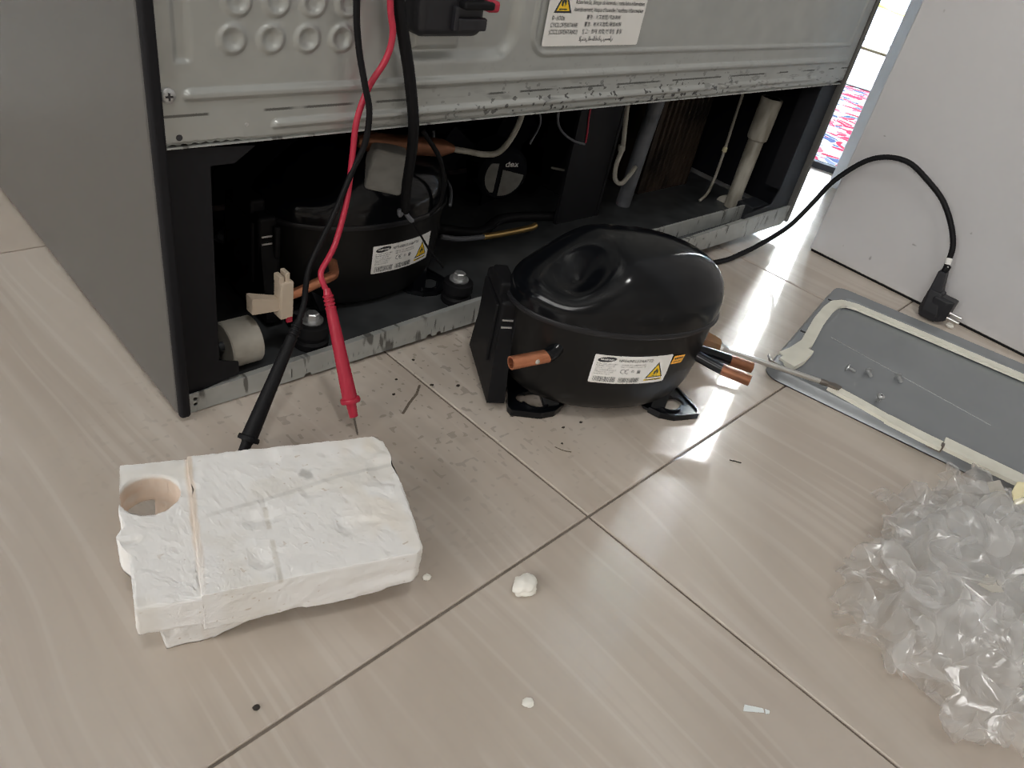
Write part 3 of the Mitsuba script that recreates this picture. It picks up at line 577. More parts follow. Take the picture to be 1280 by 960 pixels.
# ================================================================ compressors
NEXP = 2.05
class Body:
    """The pressed steel shell of a compressor in its own frame: u along it, v across (front is -v), z up."""
    a, b, z0, zs, H = .0985, .0620, .011, .1035, .0560
    def ring(s, th, k):
        c, sn = np.cos(th), np.sin(th)
        return s.a * k * np.sign(c) * np.abs(c) ** (2 / NEXP), s.b * k * np.sign(sn) * np.abs(sn) ** (2 / NEXP)
    def surface(s, ks, zf, nth=160, dent=True):
        th = np.linspace(0, 2 * np.pi, nth, endpoint=False); rows = []
        for k, z in zip(ks, zf):
            u, v = s.ring(th, k); rows.append(np.c_[u, v, np.full(nth, z)])
        P = np.array(rows); n = len(rows); P = P.reshape(-1, 3)
        if dent:
            u, v, z = P.T
            hz = np.clip((z - s.zs) / s.H, 0, 1)
            f = 0.60 + 0.40 * sst(-.078, -.018, u + .10 * (v))
            z2 = s.zs + (z - s.zs) * f
            gz = np.exp(-(((u + .050) / .020) ** 2 + ((v + .022) / .022) ** 2))
            z2 -= .017 * gz * hz
            z2 += .005 * np.exp(-(((u + .020) / .012) ** 2 + ((v + .005) / .03) ** 2)) * hz * 0
            P = np.c_[u, v, z2]
        i, j = np.meshgrid(np.arange(n - 1), np.arange(nth), indexing='ij'); k2 = (j + 1) % nth
        F = np.vstack([np.c_[(i * nth + j).ravel(), (i * nth + k2).ravel(), ((i + 1) * nth + k2).ravel()], np.c_[(i * nth + j).ravel(), ((i + 1) * nth + k2).ravel(), ((i + 1) * nth + j).ravel()]])
        return trimesh.Trimesh(P, F, process=False)
    def front(s, t, z):
        """Point and outward normal on the lower shell: t metres of arc right of the front middle."""
        th = np.linspace(-np.pi, 0, 2001); u, v = s.ring(th, 1.0)
        L = np.r_[0, np.cumsum(np.hypot(np.diff(u), np.diff(v)))]; L -= np.interp(0, u, L)
        k = s.kz(z)
        uu, vv = np.interp(t, L, u), np.interp(t, L, v)
        e = 5e-4; du, dv = np.interp(t + e, L, u) - np.interp(t - e, L, u), np.interp(t + e, L, v) - np.interp(t - e, L, v)
        n = np.stack([dv, -du, 0 * du], -1); n /= np.linalg.norm(n, axis=-1, keepdims=True)
        return np.stack([uu * k, vv * k, z], -1), n
    ZL = np.array([.011, .0115, .013, .017, .026, .040, .060, .088, .1035]); KL = np.array([.30, .62, .74, .82, .895, .945, .970, .980, .984])
    def kz(s, z): return np.interp(z, s.ZL, s.KL)
    def wrap(s, m, t0, z0, lift=.0004, edge=.004):
        m = subdiv(m, edge); v = m.vertices
        p, n = s.front(v[:, 0] + t0, v[:, 1] + z0)
        return trimesh.Trimesh(p + n * (lift + v[:, 2])[:, None], m.faces, process=False)
B = Body()
def fine(z, k, n=6):
    t = np.arange(len(z)); tt = np.linspace(0, len(z) - 1, (len(z) - 1) * n + 1)
    from scipy.interpolate import PchipInterpolator as PI
    return PI(t, z)(tt), PI(t, k)(tt)
def barcode(x, y, w, h, seed):
    r = random.Random(seed); out, q = [], x
    while q < x + w:
        a = r.choice([.0003, .0005, .0008]); out.append(sg.box(q, y, min(q + a, x + w), y + h)); q += a + r.choice([.0004, .0007])
    return extrude(so.unary_union(out), .00012)
def compressor(key, Mw, Mf, label, t_label, model, extra):
    meta(key, label, 'compressor')
    def w(m): m = m.copy(); m.apply_transform(Mw); return m
    def wf(m): m = m.copy(); m.apply_transform(Mf); return m
    z, k = fine(B.ZL, B.KL)
    put(key + '__shell', w(B.surface(np.r_[1e-4, k], np.r_[.011, z], dent=False)), 'satin_black', True, 'satin black lower shell')
    ph = np.linspace(0, np.pi / 2, 44)
    kd = np.r_[1.0, 1.0, np.cos(ph) ** (2 / 2.55)]; zd = np.r_[B.zs - .004, B.zs - .001, B.zs + .004 + (B.H - .004) * np.sin(ph) ** (2 / 2.5)]
    kd[2:] = np.where(ph < .02, 1.0, kd[2:]); kd[-1] = 1e-4
    dome = B.surface(kd, zd, 240)
    put(key + '__dome', w(dome), 'gloss_black', True, 'glossy black domed upper shell with a moulded hollow')
    kk = [.984, 1.012, 1.020, 1.020, 1.012, .99]; zz = [B.zs - .0065, B.zs - .0062, B.zs - .005, B.zs - .003, B.zs - .0016, B.zs - .001]
    put(key + '__seam', w(B.surface(kk, zz, dent=False)), 'seam_black', 40)
    # base feet: a plate at either end with two ring-shaped mounting holes
    for sgn in (-1, 1):
        U = lambda x, y: (sgn * x, y)
        pl = sg.Polygon([U(.040, -.046), U(.052, -.058), U(.066, -.062), U(.092, -.058), U(.094, -.052), U(.084, .0), U(.094, .052), U(.092, .058), U(.066, .062), U(.052, .058), U(.040, .046)]).buffer(.002).buffer(-.001)
        hole = so.unary_union([sg.Point(U(.0665, yy)).buffer(.0118, quad_segs=8) for yy in (-.0415, .0415)] + [sg.Point(U(.0765, yy * .93)).buffer(.0072, quad_segs=6) for yy in (-.0415, .0415)])
        outline = pl.buffer(-.0005)
        plate = extrude(outline.difference(hole), .0022, .0026)
        rim = extrude(outline.difference(outline.buffer(-.0018)).difference(sg.box(min(U(.01, 0)[0], U(.05, 0)[0]), -.05, max(U(.01, 0)[0], U(.05, 0)[0]), .05)), .0062, .0006)
        lipr = extrude(so.unary_union([sg.Point(U(.0665, yy)).buffer(.0136, quad_segs=8).difference(sg.Point(U(.0665, yy)).buffer(.0118, quad_segs=8)) for yy in (-.0415, .0415)]).difference(sg.Point(U(.0765, -.0386)).buffer(.0072)).difference(sg.Point(U(.0765, .0386)).buffer(.0072)), .0020, .0048)
        webs = [hull(box(min(sgn * .045, sgn * .060), max(sgn * .045, sgn * .060), yy - .010, yy + .010, .003, .005), box(min(sgn * .058, sgn * .072), max(sgn * .058, sgn * .072), yy * .55 - .010, yy * .55 + .010, .034, .044)) for yy in (-.040, .040)]
        k_ = put(key + '__foot', wf(cat(plate, rim, lipr)), 'gloss_black', 30, 'black base foot with ring-shaped holes')
        for wb in webs: put(k_ + '__web', wf(wb), 'gloss_black', 30)
    # terminal cover on the left end
    tcov = cat(box(-.1120, -.094, -.030, .036, .014, .098, .004), box(-.1150, -.111, -.024, .028, .034, .092, .002), box(-.1120, -.098, -.016, .020, .094, .108, .003))
    k_ = put(key + '__terminal_cover', wf(tcov), 'rubber', 30, 'black terminal cover')
    for zq in (.066, .073, .080): put(k_ + '__slot', wf(box(-.109, -.0995, -.0308, -.0296, zq, zq + .0016)), 'zinc', False)
    put(k_ + '__clip', wf(cat(box(-.1045, -.0935, -.0345, -.029, .044, .060, .002), box(-.0990, -.0935, -.0345, -.029, .060, .090, .0015))), 'rubber', 30)
    put(k_ + '__skirt', wf(hull(box(-.113, -.097, -.048, .044, .006, .010), box(-.110, -.098, -.030, .036, .07, .074))), 'rubber', False)
    # label
    lw, lh = .076, .029
    lab = extrude(sg.box(.001, .001, lw - .001, lh - .001).buffer(.001, quad_segs=2), .00025)
    z0 = .0505
    wr = lambda m, lift=.00052: w(B.wrap(m, t_label, z0, lift))
    k_ = put(key + '__label', w(B.wrap(lab, t_label, z0, .0003)), 'paper', True, 'white rating label with a barcode and a yellow warning triangle')
    ell = sg.Point(0, 0).buffer(1, quad_segs=10)
    from shapely import affinity
    ell = affinity.translate(affinity.rotate(affinity.scale(ell, .0085, .0026), 8), .0115, .0248)
    ink = [extrude(ell, .00012), ptext(model, .0225, .0232, .0026, .033, True)]
    for q in range(6): ink.append(ptext(['RATED 220-240V 50Hz', 'REFRIGERANT R600a', 'LRA 6.5A 1PH', 'OIL CHARGE 180CC', 'THERMALLY PROTECTED', 'MADE IN P.R.C.'][q], .003, .0200 - q * .0021, .0010, .019 - .002 * (q % 3)))
    for q in range(2): ink.append(ptext(['HERMETIC COMPRESSOR', 'RSCR IP20 CLASS E'][q], .026, .0198 - q * .0022, .0010, .024))
    arc = lambda cx, cy, r: sg.LineString([(cx + r * math.cos(a), cy + r * math.sin(a)) for a in np.linspace(math.radians(60), math.radians(300), 14)]).buffer(.00028, cap_style=2)
    ink.append(extrude(so.unary_union([arc(.0290, .0135, .0021), arc(.0330, .0135, .0021), sg.box(.0312, .01325, .0330, .01375), sg.Point(.0385, .0135).buffer(.0013).difference(sg.Point(.0385, .0135).buffer(.0008)), sg.Point(.0445, .0135).buffer(.0016).difference(sg.Point(.0445, .0140).buffer(.0006)), sg.box(.0428, .0115, .0462, .0121)]), .00012))
    ink += [barcode(.0035, .0014, .021, .0058, 4), barcode(.0275, .0014, .020, .0052, 9)]
    put(k_ + '__lettering', wr(cat(ink)), 'ink', False)
    put(k_ + '__logo_lettering', wr(ptext('SAMSUNG', .0055, .0241, .0015, .0120, True), .00070), 'paper', False)
    t_ = tri(.0535, .0060, .0185, .0165)
    put(k_ + '__triangle_border', wr(extrude(t_, .0001), .00050), 'ink', False)
    put(k_ + '__triangle', wr(extrude(so.unary_union([t_.buffer(-.0011), sg.box(.0530, .0030, .0720, .0046)]), .0001), .00065), 'yellow_ink', False)
    put(k_ + '__flame', wr(extrude(so.unary_union([flame(.0594, .0088, .0066, .0075), sg.box(.0596, .0079, .0656, .0084), sg.box(.0545, .0034, .0705, .0042)]), .0001), .0008), 'ink', False)
    extra(key, w, wf)
def frame(x, y, yaw, z=0.0): return trm([x, y, z]) @ rotm(yaw, [0, 0, 1])
def loose_extra(key, wb, w):
    # suction stub on the left: black collar, elbow and copper end
    k_ = put(key + '__suction_tube', w(cat(tube([(-.058, -.048, .080), (-.064, -.058, .078), (-.070, -.063, .0735), (-.0765, -.0665, .0705)], .0062, 14), lathe([(0, .004), (0, .0085), (.006, .0085), (.007, .006)], (-.060, -.0505, .081), (-.6, -.8, -.1), 20))), 'gloss_black', True, 'black elbow of the suction stub')
    put(k_ + '__copper_end', w(pipe([(-.0755, -.066, .0705), (-.090, -.070, .0695), (-.109, -.0755, .0685)], .0058, .0044)), 'copper', 35, 'bare copper end')
    put(k_ + '__solder', w(trimesh.creation.icosphere(subdivisions=2, radius=.0022).apply_translation([-.0865, -.0745, .0700])), 'bone', True)
    # two tubes on the right
    for (p, c) in (([(.064, -.030, .067), (.078, -.038, .066), (.094, -.044, .0645), (.108, -.0505, .063)], (.1265, -.0585, .0615)), ([(.062, -.034, .064), (.074, -.043, .063), (.086, -.053, .061), (.096, -.061, .0595)], (.1160, -.0765, .0595))):
        k_ = put(key + '__process_tube', w(tube(p, .0050, 14)), 'gloss_black', True, 'black painted process tube')
        d = np.array(c) - p[-1]
        put(k_ + '__copper_end', w(pipe([np.array(p[-1]) - d * .05, np.array(p[-1]) + d * .5, c], .0052, .0040)), 'dark_copper', 35, 'brown copper end')
    k_ = put(key + '__process_collar', w(lathe([(0, .004), (0, .012), (.006, .012), (.010, .008)], (.060, -.030, .0665), (.85, -.5, -.05), 22)), 'gloss_black', 35)
    s = extrude(sg.Polygon([(.0005, .001), (.0140, .0005), (.0155, .0085), (.002, .0095)]), .00025)
    k_ = put(key + '__sticker', wb(B.wrap(s, .0395, .0680, .0009)), 'orange_ink', True, 'small orange sticker')
    put(k_ + '__lettering', wb(B.wrap(cat(ptext('WARNING', .0028, .0055, .0017, .0110, True), ptext('R600a ONLY', .0026, .0026, .0011, .0105)), .0395, .0680, .00116)), 'ink', False)
compressor('compressor', frame(.328, -.135, -.475), frame(.340, -.125, -.53), 'glossy black domed refrigerator compressor standing on the floor outside the refrigerator', -.0365, 'NF54B0115AATT2', loose_extra)
def inst_extra(key, wb, w):
    put(key + '__seam_wire', w(tube([(.07, -.058, .099), (.092, -.030, .101), (.100, -.004, .108), (.098, .010, .125), (.094, .012, .145)], .0016, 8)), 'grey_tube', True)
ZI = .0065
compressor('compressor_001', frame(.2150, .1080, -.02, ZI), frame(.2150, .1080, -.02, .0155), 'dusty black compressor still mounted inside the open refrigerator compartment', -.016, 'NF54B0115AATT2', inst_extra)
# copper stub with beige connector on the mounted compressor
put('compressor_001__suction_tube', tube([(.153, .044, .0815), (.146, .030, .0790), (.136, .024, .0795), (.122, .022, .0775), (.108, .021, .0745), (.093, .021, .0720)], .0042, 14), 'copper', True, 'copper stub tube')
put('compressor_001__wire_connector', cat(box(.0870, .0985, .0130, .0255, .0560, .0900, .0015), box(.0860, .0905, .0145, .024, .0885, .0955, .001), box(.0915, .0955, .0145, .024, .089, .098, .001)), 'beige_plastic', 30, 'cream plug connector')
put('compressor_001__wire_connector', hull(box(.0640, .0660, .016, .026, .0655, .0800), box(.0840, .0880, .016, .024, .0640, .0740)), 'beige_plastic', 30)
put('compressor_001__wire_connector__tag', box(.0925, .0972, .0124, .0150, .0528, .0575), 'red_plastic', False, 'red tag')
# rubber mounts with bolts: parts of the mounted compressor
def mount(x, y, z0):
    k_ = put('compressor_001__rubber_mount', lathe([(0, .001), (0, .0150), (.006, .0155), (.008, .0130), (.011, .0130), (.013, .0155), (.022, .0150), (.024, .0125), (.024, .001)], (x, y, z0), (0, 0, 1), 30), 'rubber', 40, 'black rubber mount with a bolt')
    put(k_ + '__bolt', cat(lathe([(0, .001), (0, .0098), (.0016, .0098), (.0020, .0068), (.0020, .001)], (x, y, z0 + .0242), (0, 0, 1), 26), lathe([(0, .0062), (.0052, .0062), (.0062, .0050), (.0062, .0001)], (x, y, z0 + .0262), (0, 0, 1), 6)), 'zinc', 25)
mount(.124, .026, .0128 + .018 * .124); mount(.292, .028, .0128 + .018 * .292)
mount(.124, .190, .0128 + .018 * .124); mount(.292, .190, .0128 + .018 * .292)

# ================================================================ test leads, hanging cord
def along(p, q, t): return np.asarray(p) + (np.asarray(q) - np.asarray(p)) * t
def probe(key, tip, top, m, wire_m, wire, label):
    tip, top = np.array(tip), np.array(top); ax = top - tip; Lp = np.linalg.norm(ax); ax = ax / Lp
    meta(key, label, 'test lead')
    prof = [(.016, .0012), (.0162, .0034), (.0265, .0040), (.0280, .0046), (.0282, .0076), (.0300, .0080), (.0318, .0076), (.0322, .0060), (.040, .0058), (.062, .0052), (Lp - .018, .0043), (Lp - .012, .0040)]
    d = Lp - .012
    for q in range(4): prof += [(d + .0004, .0042), (d + .0016, .0042), (d + .0020, .0033), (d + .0030, .0033)]; d += .0030
    prof += [(Lp + .004, .0025), (Lp + .004, .0005)]
    put(key + '__handle', lathe(prof, tip, ax, 24), m, 35)
    put(key + '__pin', lathe([(0, .0001), (.0025, .0008), (.0165, .0009), (.0165, .0001)], tip, ax, 12), 'dull_steel', 35, 'thin metal tip')
    put(key + '__wire', tube([along(tip, top, 1.0)] + list(wire), .00225, 12), wire_m, True)
probe('red_test_lead', (.101, -.086, .0003), (.1005, -.032, .1025), 'red_plastic', 'red_wire',
      [(.0985, -.0245, .1160), (.1080, -.019, .1250), (.1160, -.016, .1370), (.1250, -.013, .1680), (.1290, -.010, .1980), (.1310, -.0095, .2250), (.1385, -.010, .2480), (.1480, -.014, .2680), (.1510, -.015, .2850), (.1465, -.015, .3060), (.1440, -.014, .36), (.150, -.012, .45)],
      'red multimeter test lead hanging down the back panel, its probe resting on the floor')
probe('black_test_lead', (-.0020, -.0810, .0003), (.0708, -.0404, .0880), 'rubber', 'rubber',
      [(.0800, -.033, .1000), (.0950, -.014, .1170), (.1140, -.013, .1560), (.1290, -.012, .1900), (.1355, -.0150, .2100), (.1358, -.0170, .2330), (.1310, -.0160, .2520), (.1265, -.012, .2760), (.1225, -.012, .3050), (.122, -.012, .36), (.128, -.012, .45)],
      'black multimeter test lead whose probe tip stands behind the white foam block')
# thick black cord
put('hanging_cable', sweep(spline([(.150, -.012, .45), (.152, -.012, .36), (.1555, -.012, .3060), (.1640, -.0115, .2790), (.1725, -.0105, .2550), (.1830, -.008, .2200), (.1925, .002, .1920), (.2040, .018, .1580), (.2150, .030, .1270)], 10), .0043, 12), 'rubber', True, 'thick black cord hanging from the top to the mounted compressor', 'cable')
put('hanging_cable__frayed_end', cat(tube([(.2150, .030, .1270), (.219, .0295, .121), (.224, .029, .116)], .0022, 8), tube([(.2150, .030, .1290), (.209, .0285, .124), (.207, .028, .130)], .0018, 8)), 'grey_tube', True, 'frayed grey end')
put('hanging_cable__thin_strand', tube([(.222, .0292, .118), (.236, .030, .100), (.252, .032, .080), (.270, .030, .060)], .0011, 8), 'rubber', True)

# ================================================================ white foam block
FU, FV = np.array([.94, -.342, 0]), np.array([.342, .94, 0]); FO = np.array([-.108, -.192, 0])
def foam_world(m):
    m = m.copy(); v = m.vertices; m.vertices = FO + v[:, :1] * FU + v[:, 1:2] * FV + v[:, 2:] * [0, 0, 1.0]; return m
def man(mesh):
    return m3.Manifold(m3.Mesh(np.asarray(mesh.vertices, np.float32), np.asarray(mesh.faces, np.uint32)))
def mext(pts, z0, z1):
    return m3.Manifold.extrude(m3.CrossSection([np.asarray(pts, float)]), z1 - z0).translate((0, 0, z0))
slab = mext([(.0325, .000), (.1535, .0025), (.1575, .006), (.1590, .028), (.1600, .060), (.1605, .092), (.1585, .106), (.1540, .1115), (.0325, .1125)], .0200, .0500)
left = mext([(.000, .0008), (.0335, .0), (.0335, .113), (-.0060, .1135), (-.0068, .072), (-.0045, .062), (-.0085, .054), (-.006, .046), (-.002, .040)], .0260, .0475)
low = m3.Manifold.hull_points(np.array([[.0125, .0075, .0], [.036, .0085, .0], [.010, .100, .0], [.070, .100, .0], [.0085, .0065, .027], [.095, .0085, .027], [.012, .105, .026], [.120, .105, .026], [.070, .0105, .012], [.060, .10, .0]]))
hole_c = m3.Manifold.cylinder(.08, .0172, .0168, 40).translate((.0098, .0845, -.01))
fm = ((slab + left) - hole_c) + (low - hole_c)
# right underside rises a little
fm = fm - m3.Manifold.hull_points(np.array([[.170, -.01, .019], [.170, .12, .019], [.170, -.01, .026], [.170, .12, .026], [.11, -.01, .019], [.11, .12, .019]]))
fm = fm.refine_to_length(.0022)
mm = fm.to_mesh(); fv = np.array(mm.vert_properties[:, :3], float); ff = np.array(mm.tri_verts)
ft = trimesh.Trimesh(fv, ff, process=False)
ft = trimesh.smoothing.filter_taubin(ft, lamb=.5, nu=.52, iterations=2)
fn_ = ft.vertex_normals; d = (meshkit.fbm(ft.vertices * 130, 3, 2) - .5) * .0011 + (meshkit.noise(ft.vertices * 420, 5) - .5) * .0007
dn = meshkit.noise(ft.vertices * np.array([60, 60, 60.]), 9); d -= .0022 * np.clip(dn - .78, 0, 1) / .22
gr = np.exp(-((ft.vertices[:, 0] - .071 - (.02 - ft.vertices[:, 1] * .1) * .12) / .0012) ** 2) * (ft.vertices[:, 1] < .072) * (ft.vertices[:, 2] > .045); d -= .0007 * gr
ft.vertices = ft.vertices + fn_ * d[:, None]
ft.vertices[:, 2] -= ft.vertices[:, 2].min()
put('foam_block', foam_world(ft), 'foam', True, 'white polystyrene foam block with a round hole, lying on the floor in front', 'foam block')

# foam crumbs, specks
def crumb(key, x, y, r, label, group=None, m='crumb', seed=0, flat=.55):
    s = trimesh.creation.icosphere(subdivisions=3, radius=r); v = s.vertices
    s.vertices = v * (0.55 + 0.9 * meshkit.fbm(v / r * 1.6 + seed * 7.3, 3, seed))[:, None] * [1, .85, flat]
    s.apply_translation([x, y, -s.vertices[:, 2].min()])
    return put(key, s, m, 40, label, 'crumb', group)
crumb('foam_crumb', .109, -.275, .0095, 'white foam crumb on the tile in front of the dark floor joint', seed=3)
crumb('foam_crumb', .0600, -.2310, .0028, 'tiny white foam crumb beside the right corner of the foam block', seed=4)
crumb('foam_crumb', .054, -.337, .0035, 'flat pale crumb at the front, below the larger foam crumb', seed=5, flat=.25)
crumb('foam_crumb', .897, -.283, .0055, 'small cream crumb at the foot of the cabinet under the plug', seed=6)
crumb('dirt_speck', -.071, -.25, .0019, 'single dark speck in front of the foam block', seed=7, m='speck')
r3 = random.Random(11)
DIRT = [(.173, -.038), (.205, -.020), (.217, -.072), (.248, -.085), (.158, -.055), (.232, -.130), (.245, -.180), (.262, -.165), (.282, -.168), (.196, -.060)]
grit = []
for q, (x, y) in enumerate(DIRT):
    c_ = trimesh.creation.icosphere(subdivisions=2, radius=.0008 + .0008 * r3.random()); c_.vertices = c_.vertices * (0.6 + 0.8 * meshkit.fbm(c_.vertices * 900 + q * 3.1, 2, q))[:, None] * [1.2, .9, .5]
    c_.apply_translation([x, y, -c_.vertices[:, 2].min()]); grit.append(c_)
put('dirt_grit', cat(grit), 'speck', 30, 'scattered dark grit on the floor below the loose compressor and open compartment', 'dirt', kind='stuff')
put('dirt_streak', extrude(sg.LineString([(.150, -.080), (.163, -.071), (.176, -.064), (.186, -.055)]).buffer(.0011), .0003), 'grime', False, 'dark smear of dirt on the floor between red probe and compressor', 'dirt smear')
put('tape_scrap', cat(extrude(sg.Polygon([(.161, -.4215), (.1655, -.4195), (.1735, -.4285), (.1715, -.4305)]), .0004, .0004), extrude(sg.Polygon([(.1715, -.4315), (.1740, -.4295), (.1755, -.4320), (.1735, -.4330)]), .0004, .0006)), 'clear_tape', False, 'small shiny sliver of tape on the floor near the plastic film', 'tape scrap')
put('wire_scrap', tube([(.366, -.276, .0010), (.370, -.2805, .0008), (.3725, -.284, .0008)], .0005, 6), 'speck', True, 'short dark bit of wire on the floor right of the joint crossing', 'wire scrap')
put('wire_scrap', tube([(.236, -.180, .0006), (.239, -.187, .0008), (.244, -.192, .0006)], .0003, 6), 'grime', True, 'hair-thin dark bit of wire left of the joint crossing', 'wire scrap')

# ================================================================ metal compartment cover lying on the right, with screws and screwdriver
CO = np.array([.527, -.211]); C1, C2 = np.array([.216, -.976]), np.array([.976, .216])
def cv_world(m):
    m = m.copy(); v = m.vertices; xy = CO + v[:, :1] * C1 + v[:, 1:2] * C2; m.vertices = np.c_[xy, v[:, 2]]
    return m
def cvp(s, w, z): return np.r_[CO + s * C1 + w * C2, z]
cov = 'compartment_cover'
meta(cov, 'grey sheet metal rear cover with cream gasket strips lying on the floor beside the cabinet', 'cover')
CL, CW = .44, .300
def cover_h(s, w):
    ins = np.minimum(np.minimum(s, CL - s), np.minimum(w, CW - w))
    h = .0125 - .0115 * (1 - sst(.0, .0045, ins))
    left = np.minimum(s - (.012 + .010 * sst(.10, .20, w) ), CL - .02 - s); inner = np.minimum(left, np.minimum(w - .010, CW - .030 - w))
    return h - .0045 * sst(.0, .005, inner) + .0022 * np.exp(-((np.minimum(s - .012, CW - .014 - w)) / .004) ** 2) * 0
outl = sg.box(.0, .0, CL, CW).buffer(-.018).buffer(.018, quad_segs=8)
su = np.r_[np.linspace(0, .035, 32), np.linspace(.037, .30, 60), np.linspace(.31, CL - .03, 14), np.linspace(CL - .028, CL, 14)]; wu = np.r_[np.linspace(0, .025, 26), np.linspace(.028, CW - .04, 60), np.linspace(CW - .038, CW, 32)]
S_, W_ = np.meshgrid(su, wu, indexing='ij')
# rounded plan corners: pull the corner squares in
def round_corner(s, w, r=.020):
    cs, cw = np.clip(s, r, CL - r), np.clip(w, r, CW - r); ds, dw = s - cs, w - cw
    n1 = np.maximum(np.abs(ds), np.abs(dw)); n2 = np.hypot(ds, dw); f = np.where(n2 > 1e-9, n1 / np.maximum(n2, 1e-9), 1)
    return cs + ds * f, cw + dw * f
S2, W2 = round_corner(S_, W_)
nz = len(wu); a = (np.arange(len(su) - 1)[:, None] * nz + np.arange(nz - 1)[None]).ravel()
Hc = cover_h(S_, W_)
cm = trimesh.Trimesh(np.stack([S2, W2, Hc], -1).reshape(-1, 3), np.vstack([np.c_[a, a + nz, a + nz + 1], np.c_[a, a + nz + 1, a + 1]]), process=False)
und = trimesh.Trimesh(cm.vertices - [0, 0, .0008], cm.faces[:, ::-1], process=False)
put(cov + '__sheet', cv_world(cat(cm, und)), 'cover_metal', 25, 'grey painted sheet')
def strip(pts, width, z0, h=.004):
    poly = sg.LineString(pts).buffer(width / 2, cap_style=2, join_style=1, quad_segs=4)
    return cv_world(extrude(poly, h, z0))
put(cov + '__gasket', strip([(.009, .036), (.0155, .060), (.0200, .090), (.0175, .125), (.0150, .160), (.0150, .205), (.0175, .232), (.026, .247), (.040, .2525), (.10, .2540), (.30, .2545), (.425, .2545)], .0135, .0100), 'gasket', False, 'cream foam gasket strip')
put(cov + '__gasket', strip([(.0165, .022), (.0215, .045), (.0225, .075)], .0190, .0095, .0055), 'gasket', False)
put(cov + '__gasket', strip([(.066, .0125), (.100, .0085), (.136, .0020)], .0120, .0130), 'gasket', False)
put(cov + '__gasket', strip([(.128, .0020), (.165, -.0005), (.182, -.0005)], .0150, .0134), 'gasket', False)
put(cov + '__gasket', strip([(.183, .0080), (.26, .0065), (.425, .0065)], .0210, .0130), 'gasket', False)
for s0, w0 in ((.0115, .2375), (.0100, .1150)): put(cov + '__slot', cv_world(extrude(sg.box(s0 - .0045, w0 - .0013, s0 + .0045, w0 + .0013).buffer(.0006), .0004, .0125)), 'ink', False)
put(cov + '__crease', cv_world(extrude(sg.LineString([(.037, .143), (.222, .1050)]).buffer(.0004), .0003, .0081)), 'zinc', False, 'fine bright scratch line')
put(cov + '__hook', cv_world(extrude(sg.LineString([(-.004, .020), (.002, .010), (.012, .0085)]).buffer(.0007), .003, .0125)), 'dull_steel', False)
put(cov + '__clip', cv_world(cat(box(.170, .184, -.004, -.0005, .010, .0145), box(.181, .184, -.004, .003, .0145, .018))), 'dull_steel', False)
# four screws
def screw(key, s, w, ang, up, label):
    o = cvp(s, w, 0)
    if up: ax = np.array([.05, .05, -1.0]); base = .0085 + .0098
    else: ax = np.array([math.cos(ang), math.sin(ang), -.16]); base = .0085 + .0040
    o[2] = base; ax /= np.linalg.norm(ax)
    meta(key, label, 'screw', 'screws on the metal cover')
    put(key + '__head', lathe([(0, .0001), (0, .0022), (-.0001, .0030), (.0004, .0040), (.0016, .0042), (.0018, .0028), (.0018, .001)] if not up else [(0, .0001), (0, .0026), (.001, .0040), (.0020, .0043), (.0022, .0028)], o, ax, 18), 'zinc', 30)
    prof = []; d = .0018
    while d < .0098: prof += [(d, .0013), (d + .0004, .0020), (d + .0008, .0013)]; d += .0009
    prof += [(.0108, .0002)]
    put(key + '__shank', lathe([(p[0] * (.9 if up else 1), p[1]) for p in prof], o, ax, 12), 'zinc', 25)
    if up: put(key + '__recess', cat(box(o[0] - .0016, o[0] + .0016, o[1] - .0004, o[1] + .0004, o[2] - .0002, o[2] + .0002), box(o[0] - .0004, o[0] + .0004, o[1] - .0016, o[1] + .0016, o[2] - .0002, o[2] + .0002)), 'ink', False)
screw('screw', .0700, .0790, -1.25, False, 'leftmost of the three small screws lying in a row on the grey metal cover')
screw('screw_001', .0900, .0930, -2.2, False, 'middle one of the three small screws lying in a row on the grey metal cover')
screw('screw_002', .1200, .1120, -2.25, False, 'right one of the three small screws lying in a row on the grey metal cover')
screw('screw_003', .1140, .0400, 0, True, 'small screw standing on its tip apart from the row, head up')
# screwdriver
sd = 'screwdriver'
meta(sd, 'screwdriver with amber handle behind the compressor and blade on the metal cover', 'screwdriver')
h0 = np.array([.486, -.1735, .0235]); tip_ = np.array([.5555, -.2800, .0185]); ax = (tip_ - h0) / np.linalg.norm(tip_ - h0)
put(sd + '__handle', lathe([(-.075, .001), (-.075, .009), (-.070, .0135), (-.050, .0148), (-.020, .0140), (-.008, .0115), (-.002, .0098), (.0, .0072), (.0, .001)], h0, ax, 8), 'amber', 20, 'faceted amber handle')
put(sd + '__collar', lathe([(0, .002), (0, .0058), (.003, .0062), (.006, .0045), (.009, .0042), (.009, .002)], h0, ax, 18), 'steel', 30)
put(sd + '__shaft', lathe([(.008, .0029), (.108, .0029), (.110, .0025)], h0, ax, 16), 'steel', 30, 'bright steel shaft')
put(sd + '__shaft__blade', cat(lathe([(.108, .0029), (.112, .0032), (.116, .0030), (.117, .0022)], h0, ax, 14), hull(trimesh.creation.box([.006, .003, .003]).apply_translation(h0 + ax * .118), box(*(np.array([[-.0035, .0035], [-.0035, .0035], [-.001, .001]]) + (h0 + ax * .1265)[:, None]).ravel()))), 'dull_steel', 25, 'dark blade tip')

